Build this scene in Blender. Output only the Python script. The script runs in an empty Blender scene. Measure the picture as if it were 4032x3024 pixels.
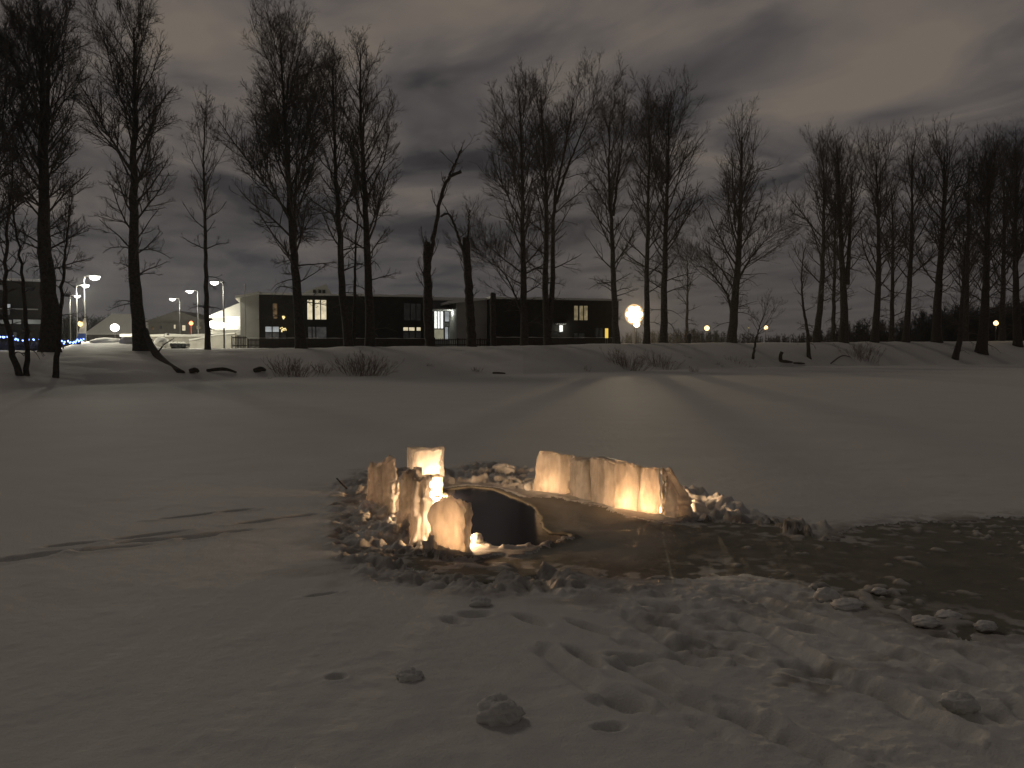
import bpy, math, random
import numpy as np
from mathutils import Vector, Matrix

R = math.radians
S = bpy.context.scene
COL = S.collection
rng = np.random.default_rng(7)
random.seed(7)

# ------------------------------------------------------------------ camera, sky, glow, exposure
CAMZ, F, CX, CY, HY = 1.6, 3330.0, 2016.0, 1512.0, 1385.0
PITCH = math.atan((CY - HY) / F)
cam = bpy.data.cameras.new('camera')
cam.sensor_width = 36.0
cam.lens = 36.0 * F / 4032.0
cam.clip_start, cam.clip_end = 0.05, 4000
camo = bpy.data.objects.new('camera', cam)
camo.location = (0, 0, CAMZ)
camo.rotation_euler = (math.pi / 2 - PITCH, 0, 0)
COL.objects.link(camo)
S.camera = camo

SUN_EL, SUN_AZ = 42.0, -38.0      # the brightest part of the glowing cloud deck: high, left of the view
W = bpy.data.worlds.new('World')
S.world = W
W.use_nodes = True
nt = W.node_tree
nt.nodes.clear()


def N(tree, typ, **kw):
    n = tree.nodes.new(typ)
    for k, v in kw.items():
        if k.startswith('i_'):
            key = k[2:]
            key = int(key) if key.isdigit() else key
            n.inputs[key].default_value = v
        else:
            setattr(n, k, v)
    return n


def L(tree, a, b):
    tree.links.new(a, b)


def M_(tree, op, a, b=None, c=None, clamp=False):
    n = tree.nodes.new('ShaderNodeMath')
    n.operation = op
    n.use_clamp = clamp
    for i, v in enumerate((a, b, c)):
        if v is None:
            continue
        if isinstance(v, (int, float)):
            n.inputs[i].default_value = v
        else:
            tree.links.new(v, n.inputs[i])
    return n.outputs[0]


def RAMP(tree, fac, stops, interp='LINEAR'):
    n = tree.nodes.new('ShaderNodeValToRGB')
    n.color_ramp.interpolation = interp
    el = n.color_ramp.elements
    while len(el) > 1:
        el.remove(el[-1])
    el[0].position, el[0].color = stops[0][0], (*stops[0][1], 1)
    for p, c in stops[1:]:
        e = el.new(p)
        e.color = (*c, 1)
    tree.links.new(fac, n.inputs[0])
    return n.outputs[0]


def MIX(tree, fac, a, b, typ='MIX'):
    n = tree.nodes.new('ShaderNodeMix')
    n.data_type = 'RGBA'
    n.blend_type = typ
    if isinstance(fac, (int, float)):
        n.inputs[0].default_value = fac
    else:
        tree.links.new(fac, n.inputs[0])
    for i, v in ((6, a), (7, b)):
        if isinstance(v, tuple):
            n.inputs[i].default_value = (*v, 1)
        else:
            tree.links.new(v, n.inputs[i])
    return n.outputs[2]


def build_world():
    out = N(nt, 'ShaderNodeOutputWorld')
    tc = N(nt, 'ShaderNodeTexCoord')
    sep = N(nt, 'ShaderNodeSeparateXYZ')
    L(nt, tc.outputs['Generated'], sep.inputs[0])
    x, y, z = sep.outputs
    zz = M_(nt, 'ADD', M_(nt, 'MAXIMUM', z, 0.0), 0.06)
    u = M_(nt, 'DIVIDE', x, zz)
    v = M_(nt, 'DIVIDE', y, zz)
    a = R(-20.5)                       # the wind that drew the clouds out
    s, c = math.sin(a), math.cos(a)
    al = M_(nt, 'ADD', M_(nt, 'MULTIPLY', u, s), M_(nt, 'MULTIPLY', v, c))
    ac = M_(nt, 'SUBTRACT', M_(nt, 'MULTIPLY', u, c), M_(nt, 'MULTIPLY', v, s))

    def layer(sa, sc, off, detail, rough, dist):
        cb = N(nt, 'ShaderNodeCombineXYZ')
        L(nt, M_(nt, 'MULTIPLY', al, sa), cb.inputs[0])
        L(nt, M_(nt, 'MULTIPLY', ac, sc), cb.inputs[1])
        cb.inputs[2].default_value = off
        n = N(nt, 'ShaderNodeTexNoise', i_Scale=1.0, i_Detail=detail, i_Roughness=rough, i_Distortion=dist)
        L(nt, cb.outputs[0], n.inputs['Vector'])
        return n.outputs[0]
    big = layer(0.45, 0.85, 3.7, 3.0, 0.5, 0.7)
    mid = layer(1.15, 1.75, 9.1, 4.5, 0.52, 0.8)
    fine = layer(3.2, 3.8, 5.3, 4.0, 0.5, 0.6)
    f = M_(nt, 'ADD', M_(nt, 'ADD', M_(nt, 'MULTIPLY', big, 0.36), M_(nt, 'MULTIPLY', mid, 0.95)), M_(nt, 'MULTIPLY', fine, 0.15))

    def cl(px, py):                    # direction of a photo position -> position on the cloud deck
        r, p = (py - 1512.0) / 3330.0, PITCH
        d = Vector(((px - 2016.0) / 3330.0, math.cos(p) - r * math.sin(p), -math.sin(p) - r * math.cos(p))).normalized()
        q = max(d.z, 0) + 0.06
        return d.x / q * s + d.y / q * c, d.x / q * c - d.y / q * s
    f = M_(nt, 'SUBTRACT', f, 0.23)
    # thicker banks of cloud and gaps between them: two ends of the bank, one point on its flank, density
    for pa, pb, pw, amp in (((2900, 540), (3800, 190), (3450, 470), 0.13), ((1560, 760), (2250, 220), (1750, 330), 0.07), ((2500, 480), (3300, 60), (2620, 260), -0.10),
                            ((500, 200), (1000, 20), (450, 30), 0.05), ((950, 800), (1250, 620), (900, 620), -0.07), ((1600, 960), (1850, 760), (1560, 830), -0.06),
                            ((3850, 700), (4100, 420), (3700, 480), -0.09), ((1700, 60), (2100, -100), (1600, -60), 0.04)):
        a0, c0 = cl(*pa)
        a1, c1 = cl(*pb)
        wa, wc = cl(*pw)
        sa_, sc_ = abs(a1 - a0) * 0.55, max(abs(wc - (c0 + c1) / 2), 0.15)
        e = M_(nt, 'ADD', M_(nt, 'POWER', M_(nt, 'ABSOLUTE', M_(nt, 'DIVIDE', M_(nt, 'SUBTRACT', al, (a0 + a1) / 2), sa_)), 2.0),
               M_(nt, 'POWER', M_(nt, 'ABSOLUTE', M_(nt, 'DIVIDE', M_(nt, 'SUBTRACT', ac, (c0 + c1) / 2), sc_)), 2.0))
        f = M_(nt, 'ADD', f, M_(nt, 'MULTIPLY', M_(nt, 'POWER', 2.718, M_(nt, 'MULTIPLY', e, -0.7)), amp))
    f = M_(nt, 'ADD', M_(nt, 'MULTIPLY', M_(nt, 'SUBTRACT', f, 0.5), M_(nt, 'ADD', 0.5, M_(nt, 'MULTIPLY', M_(nt, 'DIVIDE', z, 0.22, clamp=True), 0.65))), 0.5)
    # thinner towards the horizon
    hz = M_(nt, 'DIVIDE', z, 0.36, clamp=True)
    f = M_(nt, 'ADD', f, M_(nt, 'MULTIPLY', M_(nt, 'SUBTRACT', hz, 0.55), 0.17))
    up = M_(nt, 'DIVIDE', M_(nt, 'SUBTRACT', z, 0.43), 0.3, clamp=True)      # town glow stays low; unseen sky overhead darkened to dim the snow
    f = M_(nt, 'SUBTRACT', f, M_(nt, 'MULTIPLY', up, 0.36))
    colr = RAMP(nt, f, [(0.22, (0.022, 0.020, 0.021)), (0.32, (0.034, 0.031, 0.032)), (0.41, (0.058, 0.052, 0.051)), (0.50, (0.079, 0.070, 0.067)),
                        (0.61, (0.112, 0.096, 0.087)), (0.78, (0.158, 0.131, 0.107))])
    # night-blue behind the thin low cloud, warmer glow to the right over the town
    low = M_(nt, 'SUBTRACT', 1.0, M_(nt, 'DIVIDE', z, 0.16, clamp=True))
    side = M_(nt, 'MULTIPLY', M_(nt, 'ADD', x, 0.25), 2.2, clamp=True)
    blue = MIX(nt, side, (0.069, 0.069, 0.079), (0.078, 0.070, 0.068))
    colr = MIX(nt, M_(nt, 'MULTIPLY', low, 0.75), colr, blue)
    bg = N(nt, 'ShaderNodeBackground', i_Strength=1.0)
    L(nt, colr, bg.inputs[0])
    sky = N(nt, 'ShaderNodeTexSky', sky_type='NISHITA', sun_disc=False, sun_elevation=R(SUN_EL), sun_rotation=R(SUN_AZ))
    bg2 = N(nt, 'ShaderNodeBackground', i_Strength=0.0006)
    L(nt, sky.outputs[0], bg2.inputs[0])
    add = N(nt, 'ShaderNodeAddShader')
    L(nt, bg.outputs[0], add.inputs[0])
    L(nt, bg2.outputs[0], add.inputs[1])
    L(nt, add.outputs[0], out.inputs[0])


build_world()
sun = bpy.data.lights.new('sun', 'SUN')
sun.energy = 0.20
sun.angle = R(14)
sun.color = (1.0, 0.86, 0.68)
suno = bpy.data.objects.new('sun', sun)
d_ = Vector((math.sin(R(SUN_AZ)) * math.cos(R(SUN_EL)), math.cos(R(SUN_AZ)) * math.cos(R(SUN_EL)), math.sin(R(SUN_EL))))
suno.rotation_euler = d_.to_track_quat('Z', 'Y').to_euler()
COL.objects.link(suno)

S.view_settings.view_transform = 'Standard'
S.view_settings.look = 'None'
S.view_settings.exposure = 0.0
S.view_settings.gamma = 1.0
S.view_settings.use_curve_mapping = False
S.render.engine = 'CYCLES'
S.cycles.use_denoising = True
S.cycles.max_bounces = 8
S.cycles.diffuse_bounces = 3
S.cycles.glossy_bounces = 3
S.cycles.transmission_bounces = 5
S.cycles.transparent_max_bounces = 6
S.cycles.caustics_reflective = False
S.cycles.caustics_refractive = False
S.cycles.sample_clamp_indirect = 40.0
S.cycles.use_light_tree = True


# ------------------------------------------------------------------ geometry of the view: where things of the photo stand
def ray(px, py):
    c, r = (px - CX) / F, (py - CY) / F
    return np.array([c, math.cos(PITCH) - r * math.sin(PITCH), -math.sin(PITCH) - r * math.cos(PITCH)])


def P(px, py, D):
    d = ray(px, py)
    t = D / d[1]
    return np.array([d[0] * t, D, CAMZ + d[2] * t])


def G(px, py, z=0.0):
    d = ray(px, py)
    t = (z - CAMZ) / d[2]
    return np.array([d[0] * t, d[1] * t])


def lin(r, g, b):
    return tuple((v / 255 / 12.92) if v <= 10 else ((v / 255 + 0.055) / 1.055) ** 2.4 for v in (r, g, b))


# smooth lattice noise
_T = np.random.default_rng(11).random(65536).astype(np.float64) * 2 - 1


def vnoise(x, y, seed=0):
    xi, yi = np.floor(x).astype(np.int64), np.floor(y).astype(np.int64)
    fx, fy = x - xi, y - yi
    fx = fx * fx * fx * (fx * (fx * 6 - 15) + 10)
    fy = fy * fy * fy * (fy * (fy * 6 - 15) + 10)

    def h(a, b):
        k = (a * 73856093) ^ (b * 19349663) ^ (seed * 83492791)
        k = (k ^ (k >> 13)) * 1274126177
        return _T[(k ^ (k >> 16)) & 65535]
    a, b, c, d = h(xi, yi), h(xi + 1, yi), h(xi, yi + 1), h(xi + 1, yi + 1)
    return (a * (1 - fx) + b * fx) * (1 - fy) + (c * (1 - fx) + d * fx) * fy


def fbm(x, y, octv=4, seed=0, rough=0.5):
    s, a, n = 0.0, 1.0, 0.0
    c, sn = 0.8, 0.6
    for o in range(octv):
        s = s + a * vnoise(x, y, seed + o * 17)
        n += a
        a *= rough
        x, y = (x * c - y * sn) * 2.03 + 3.1, (x * sn + y * c) * 2.03 - 1.7
    return s / n


def sstep(a, b, x):
    t = np.clip((x - a) / (b - a), 0, 1)
    return t * t * (3 - 2 * t)


BANK = np.array([  # bearing (as a photo column), shore distance, crest distance, crest row
    (-2500, 30, 42, 1392), (-800, 33, 46, 1392), (0, 36, 50, 1393), (200, 38, 53, 1391), (550, 43, 57, 1383), (1000, 51, 62, 1377),
    (1200, 53, 64, 1375), (1450, 55, 67, 1367), (1750, 56, 71, 1364), (2060, 59, 77, 1360), (2500, 72, 86, 1353),
    (2880, 83, 94, 1350), (3320, 96, 107, 1347), (4032, 110, 125, 1343), (4800, 122, 138, 1341), (7000, 150, 170, 1341)], float)


def terrain(X, Y):
    X, Y = np.asarray(X, float), np.asarray(Y, float)
    Ys = np.maximum(Y, 3.0)
    px = CX + F * X / Ys
    Ds, Dc, yc = (np.interp(px, BANK[:, 0], BANK[:, k]) for k in (1, 2, 3))
    Ds = Ds + 1.6 * fbm(X * 0.11, Y * 0.11, 3, 5)
    zc = CAMZ + (HY - yc) * Dc / F
    back = np.clip(Y - Dc, 0, 45)
    rise = back * 0.006 * (1 - sstep(1150, 1400, px)) + np.clip(back - 4, 0, 36) * 0.026 * sstep(210, 330, px) * (1 - sstep(540, 680, px))
    t = np.clip((Y - Ds) / (Dc - Ds), 0, 1)
    prof = 1 - (1 - t) ** 1.7
    prof = prof * sstep(0, 0.10, t) ** 0.5
    z = zc * prof + rise
    on = sstep(0, 0.15, t)
    z = z + on * (0.16 * fbm(X * 0.23, Y * 0.23, 4, 9) + 0.05 * fbm(X * 1.1, Y * 1.1, 3, 19))
    return z


def hit(px, py, d0=20.0, d1=170.0):
    D = np.arange(d0, d1, 0.1)
    d = ray(px, py)
    z = CAMZ + d[2] / d[1] * D
    zt = terrain(d[0] / d[1] * D, D)
    k = np.nonzero(zt >= z)[0]
    Dd = D[k[0]] if len(k) else d1
    x = d[0] / d[1] * Dd
    return np.array([x, Dd, float(terrain(x, Dd))])


def stand(px, D):
    x = (px - CX) / F * D
    # the camera looks slightly down: a column of the photo keeps X/Y for upright things near the horizon
    return np.array([x, D, float(terrain(x, D))])


# ------------------------------------------------------------------ mesh helpers
class MB:
    def __init__(self):
        self.v, self.f, self.n = [], [], 0

    def add(self, v, f):
        v = np.asarray(v, float)
        for q in f:
            self.f.append([i + self.n for i in q])
        self.v.append(v)
        self.n += len(v)
        return self

    def box(self, x0, x1, y0, y1, z0, z1):
        v = [(x0, y0, z0), (x1, y0, z0), (x1, y1, z0), (x0, y1, z0), (x0, y0, z1), (x1, y0, z1), (x1, y1, z1), (x0, y1, z1)]
        return self.add(v, [(0, 3, 2, 1), (4, 5, 6, 7), (0, 1, 5, 4), (1, 2, 6, 5), (2, 3, 7, 6), (3, 0, 4, 7)])

    def prism(self, pts, y0, y1):      # polygon in x,z pushed through y
        n = len(pts)
        v = [(x, y0, z) for x, z in pts] + [(x, y1, z) for x, z in pts]
        f = [tuple(range(n)), tuple(range(2 * n - 1, n - 1, -1))]
        f += [(i, i + n, (i + 1) % n + n, (i + 1) % n) for i in range(n)]
        return self.add(v, f)

    def tube(self, path, rad, sides=8, cap=True):
        path = np.asarray(path, float)
        rad = np.broadcast_to(np.asarray(rad, float), (len(path),))
        v, f = tubes(path[None], rad[None], sides)
        f = [tuple(q) for q in f]
        K = len(path)
        if cap:
            f.append(tuple(range(sides - 1, -1, -1)))
            f.append(tuple(range((K - 1) * sides, K * sides)))
        return self.add(v, f)

    def lathe(self, prof, c=(0, 0, 0), sides=14):
        v, f = [], []
        for r, z in prof:
            for k in range(sides):
                a = 2 * math.pi * k / sides
                v.append((c[0] + r * math.cos(a), c[1] + r * math.sin(a), c[2] + z))
        for j in range(len(prof) - 1):
            for k in range(sides):
                k2 = (k + 1) % sides
                f.append((j * sides + k, j * sides + k2, (j + 1) * sides + k2, (j + 1) * sides + k))
        f.append(tuple(range(sides - 1, -1, -1)))
        f.append(tuple(range((len(prof) - 1) * sides, len(prof) * sides)))
        return self.add(v, f)

    def ball(self, c, r, sz=1.0, sides=14, rings=8):
        prof = [(max(r * math.sin(math.pi * j / rings), 1e-3), -r * sz * math.cos(math.pi * j / rings)) for j in range(rings + 1)]
        return self.lathe(prof, c, sides)

    def build(self, name, mat, parent=None, smooth=False, loc=None):
        me = bpy.data.meshes.new(name)
        me.from_pydata(np.concatenate(self.v).tolist(), [], self.f)
        me.update()
        if smooth:
            me.polygons.foreach_set('use_smooth', np.ones(len(me.polygons), bool))
        me.materials.append(mat)
        return link(name, me, parent, loc)


def link(name, data, parent=None, loc=None):
    o = bpy.data.objects.new(name, data)
    COL.objects.link(o)
    if parent is not None:
        o.parent = parent
    if loc is not None:
        o.location = loc
    return o


def mesh_np(name, v, f, mat, parent=None, smooth=True):
    """v (n,3) array, f (m,k) array of equal-sided faces"""
    me = bpy.data.meshes.new(name)
    m, k = f.shape
    me.vertices.add(len(v))
    me.vertices.foreach_set('co', np.ascontiguousarray(v, np.float32).ravel())
    me.loops.add(m * k)
    me.loops.foreach_set('vertex_index', np.ascontiguousarray(f, np.int32).ravel())
    me.polygons.add(m)
    me.polygons.foreach_set('loop_start', np.arange(0, m * k, k, dtype=np.int32))
    me.polygons.foreach_set('use_smooth', np.full(m, smooth))
    me.update(calc_edges=True)
    me.materials.append(mat)
    return link(name, me, parent)


def tubes(paths, radii, sides):
    """paths (N,K,3), radii (N,K) -> vertices, quads"""
    Nn, K, _ = paths.shape
    t = np.gradient(paths, axis=1)
    t /= np.linalg.norm(t, axis=2, keepdims=True) + 1e-9
    m = t.mean(axis=1)
    ref = np.where(np.abs(m[:, 2:3]) > 0.8, np.array([[1.0, 0.13, 0]]), np.array([[0, 0.1, 1.0]]))
    ref = np.repeat(ref[:, None], K, 1)
    a = np.cross(t, ref)
    a /= np.linalg.norm(a, axis=2, keepdims=True) + 1e-9
    b = np.cross(t, a)
    ang = np.arange(sides) * 2 * math.pi / sides
    ring = a[:, :, None] * np.cos(ang)[None, None, :, None] + b[:, :, None] * np.sin(ang)[None, None, :, None]
    v = paths[:, :, None] + ring * radii[:, :, None, None]
    v = v.reshape(-1, 3)
    j, k = np.meshgrid(np.arange(K - 1), np.arange(sides), indexing='ij')
    k2 = (k + 1) % sides
    q = np.stack([j * sides + k, j * sides + k2, (j + 1) * sides + k2, (j + 1) * sides + k], -1).reshape(-1, 4)
    f = (q[None] + (np.arange(Nn) * K * sides)[:, None, None]).reshape(-1, 4)
    return v, f


def tag(o, label, cat, group=None, kind=None):
    o['label'] = label
    o['category'] = cat
    if group:
        o['group'] = group
    if kind:
        o['kind'] = kind
    return o


def empty(name, loc, rz=0.0):
    o = bpy.data.objects.new(name, None)
    o.empty_display_size = 0.2
    o.location = tuple(float(q) for q in loc)
    o.rotation_euler = (0, 0, rz)
    COL.objects.link(o)
    return o


def structure(o):
    o['kind'] = 'structure'
    return o


# ------------------------------------------------------------------ materials
def mat_new(name):
    m = bpy.data.materials.new(name)
    m.use_nodes = True
    t = m.node_tree
    t.nodes.clear()
    out = t.nodes.new('ShaderNodeOutputMaterial')
    return m, t, out


def simple(name, col, rough=0.7, var=0.25, scale=3.0, bump=0.0, metal=0.0, spec=0.3):
    m, t, out = mat_new(name)
    b = N(t, 'ShaderNodeBsdfPrincipled', i_Roughness=rough, i_Metallic=metal)
    b.inputs['Specular IOR Level'].default_value = spec
    tc = N(t, 'ShaderNodeTexCoord')
    n = N(t, 'ShaderNodeTexNoise', i_Scale=scale, i_Detail=5.0)
    L(t, tc.outputs['Object'], n.inputs['Vector'])
    lo = tuple(c * (1 - var) for c in col)
    hi = tuple(min(c * (1 + var), 1) for c in col)
    L(t, RAMP(t, n.outputs[0], [(0.3, lo), (0.7, hi)]), b.inputs['Base Color'])
    if bump:
        bp = N(t, 'ShaderNodeBump', i_Strength=bump, i_Distance=0.05)
        L(t, n.outputs[0], bp.inputs['Height'])
        L(t, bp.outputs[0], b.inputs['Normal'])
    L(t, b.outputs[0], out.inputs[0])
    return m


def emit(name, col, strength, var=0.0, scale=2.0):
    m, t, out = mat_new(name)
    e = N(t, 'ShaderNodeEmission', i_Strength=strength)
    e.inputs[0].default_value = (*col, 1)
    if var:
        tc = N(t, 'ShaderNodeTexCoord')
        n = N(t, 'ShaderNodeTexNoise', i_Scale=scale, i_Detail=3.0)
        L(t, tc.outputs['Object'], n.inputs['Vector'])
        L(t, RAMP(t, n.outputs[0], [(0.35, tuple(c * (1 - var) for c in col)), (0.65, col)]), e.inputs[0])
    L(t, e.outputs[0], out.inputs[0])
    return m


def snow_material(name, coarse=9.0):
    m, t, out = mat_new(name)
    b = N(t, 'ShaderNodeBsdfPrincipled', i_Roughness=0.75)
    b.inputs['Specular IOR Level'].default_value = 0.25
    tc = N(t, 'ShaderNodeTexCoord')
    n1 = N(t, 'ShaderNodeTexNoise', i_Scale=coarse, i_Detail=8.0, i_Roughness=0.6)
    n2 = N(t, 'ShaderNodeTexNoise', i_Scale=0.7, i_Detail=4.0)
    n4 = N(t, 'ShaderNodeTexNoise', i_Scale=70.0, i_Detail=4.0, i_Roughness=0.7)
    for n in (n1, n2, n4):
        L(t, tc.outputs['Object'], n.inputs['Vector'])
    c = MIX(t, n2.outputs[0], (0.66, 0.645, 0.605), (0.76, 0.745, 0.70))
    at = N(t, 'ShaderNodeAttribute', attribute_name='wet_or_glow')
    c = MIX(t, at.outputs['Fac'], c, (0.20, 0.165, 0.125))
    L(t, c, b.inputs['Base Color'])
    L(t, M_(t, 'SUBTRACT', 0.75, M_(t, 'MULTIPLY', at.outputs['Fac'], 0.35)), b.inputs['Roughness'])
    bp = N(t, 'ShaderNodeBump', i_Strength=0.3, i_Distance=0.009)
    L(t, n1.outputs[0], bp.inputs['Height'])
    bp2 = N(t, 'ShaderNodeBump', i_Strength=0.7, i_Distance=0.011)
    L(t, n4.outputs[0], bp2.inputs['Height'])
    L(t, bp.outputs[0], bp2.inputs['Normal'])
    L(t, bp2.outputs[0], b.inputs['Normal'])
    L(t, b.outputs[0], out.inputs[0])
    return m


def bare_ice_material():
    m, t, out = mat_new('bare_ice')
    b = N(t, 'ShaderNodeBsdfPrincipled')
    tc = N(t, 'ShaderNodeTexCoord')
    n1 = N(t, 'ShaderNodeTexNoise', i_Scale=3.0, i_Detail=7.0, i_Roughness=0.6)
    n2 = N(t, 'ShaderNodeTexNoise', i_Scale=13.0, i_Detail=7.0, i_Roughness=0.72)
    for n in (n1, n2):
        L(t, tc.outputs['Object'], n.inputs['Vector'])
    base = RAMP(t, n1.outputs[0], [(0.3, (0.145, 0.134, 0.105)), (0.6, (0.22, 0.203, 0.162)), (0.78, (0.29, 0.27, 0.23))])
    fl = RAMP(t, n2.outputs[0], [(0.60, (0, 0, 0)), (0.72, (1, 1, 1))])
    at = N(t, 'ShaderNodeAttribute', attribute_name='wet_or_glow')  # on the ice: frost, plus candlelight painted in as a paler tone
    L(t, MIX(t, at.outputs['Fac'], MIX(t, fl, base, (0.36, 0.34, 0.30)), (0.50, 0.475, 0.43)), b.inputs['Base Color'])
    L(t, RAMP(t, n1.outputs[0], [(0.35, (0.55,) * 3), (0.7, (0.85,) * 3)]), b.inputs['Roughness'])
    b.inputs['Specular IOR Level'].default_value = 0.08
    bp = N(t, 'ShaderNodeBump', i_Strength=0.6, i_Distance=0.02)
    L(t, n2.outputs[0], bp.inputs['Height'])
    L(t, bp.outputs[0], b.inputs['Normal'])
    L(t, b.outputs[0], out.inputs[0])
    return m


def block_ice_material(name, clear=0.0, frost=False, tint=(0.88, 0.81, 0.73)):
    m, t, out = mat_new(name)
    b = N(t, 'ShaderNodeBsdfPrincipled', i_Roughness=0.38, i_IOR=1.31)
    b.inputs['Specular IOR Level'].default_value = 0.4
    tc = N(t, 'ShaderNodeTexCoord')
    mp = N(t, 'ShaderNodeMapping')
    mp.inputs['Scale'].default_value = (1, 1, 0.35)
    L(t, tc.outputs['Object'], mp.inputs[0])
    n1 = N(t, 'ShaderNodeTexNoise', i_Scale=6.5, i_Detail=7.0, i_Roughness=0.62)
    n2 = N(t, 'ShaderNodeTexNoise', i_Scale=30.0, i_Detail=5.0)
    L(t, mp.outputs[0], n1.inputs['Vector'])
    L(t, mp.outputs[0], n2.inputs['Vector'])
    L(t, RAMP(t, n1.outputs[0], [(0.32, (0.50, 0.47, 0.42)), (0.5, (0.80, 0.78, 0.74)), (0.7, (0.95, 0.94, 0.92))]), b.inputs['Base Color'])
    bp = N(t, 'ShaderNodeBump', i_Strength=0.45, i_Distance=0.015)
    L(t, n2.outputs[0], bp.inputs['Height'])
    L(t, bp.outputs[0], b.inputs['Normal'])
    sh = b.outputs[0]
    g = N(t, 'ShaderNodeBsdfTranslucent')
    L(t, MIX(t, RAMP(t, n1.outputs[0], [(0.35, (0, 0, 0)), (0.65, (1, 1, 1))]), tuple(q * 0.55 for q in tint), tint), g.inputs[0])
    mx = N(t, 'ShaderNodeMixShader', i_0=clear)
    L(t, sh, mx.inputs[1])
    L(t, g.outputs[0], mx.inputs[2])
    sh = mx.outputs[0]
    if frost:                          # clear rim round a frosted heart
        sp = N(t, 'ShaderNodeSeparateXYZ')
        L(t, tc.outputs['Object'], sp.inputs[0])
        dx = M_(t, 'DIVIDE', M_(t, 'ABSOLUTE', M_(t, 'ADD', sp.outputs[0], -0.012)), 0.165)
        dz = M_(t, 'DIVIDE', M_(t, 'ABSOLUTE', M_(t, 'ADD', sp.outputs[2], -0.165)), 0.145)
        d = M_(t, 'MAXIMUM', dx, dz)
        n3 = N(t, 'ShaderNodeTexNoise', i_Scale=11.0, i_Detail=4.0)
        L(t, tc.outputs['Object'], n3.inputs['Vector'])
        d = M_(t, 'ADD', d, M_(t, 'MULTIPLY', M_(t, 'SUBTRACT', n3.outputs[0], 0.5), 0.9))
        k = RAMP(t, d, [(0.92, (0, 0, 0)), (1.02, (0.72,) * 3)])
        tr = N(t, 'ShaderNodeBsdfTransparent')
        tr.inputs[0].default_value = (0.93, 0.92, 0.90, 1)
        m2 = N(t, 'ShaderNodeMixShader')
        L(t, k, m2.inputs[0])
        L(t, sh, m2.inputs[1])
        L(t, tr.outputs[0], m2.inputs[2])
        sh = m2.outputs[0]
    L(t, sh, out.inputs[0])
    return m


def water_material():
    m, t, out = mat_new('dark_water')
    b = N(t, 'ShaderNodeBsdfPrincipled', i_Roughness=0.14, i_IOR=1.33)
    b.inputs['Base Color'].default_value = (0.013, 0.013, 0.018, 1)
    b.inputs['Specular IOR Level'].default_value = 0.5
    tc = N(t, 'ShaderNodeTexCoord')
    n = N(t, 'ShaderNodeTexNoise', i_Scale=5.0, i_Detail=2.0)
    L(t, tc.outputs['Object'], n.inputs['Vector'])
    bp = N(t, 'ShaderNodeBump', i_Strength=0.06, i_Distance=0.02)
    L(t, n.outputs[0], bp.inputs['Height'])
    L(t, bp.outputs[0], b.inputs['Normal'])
    L(t, b.outputs[0], out.inputs[0])
    return m


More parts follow.
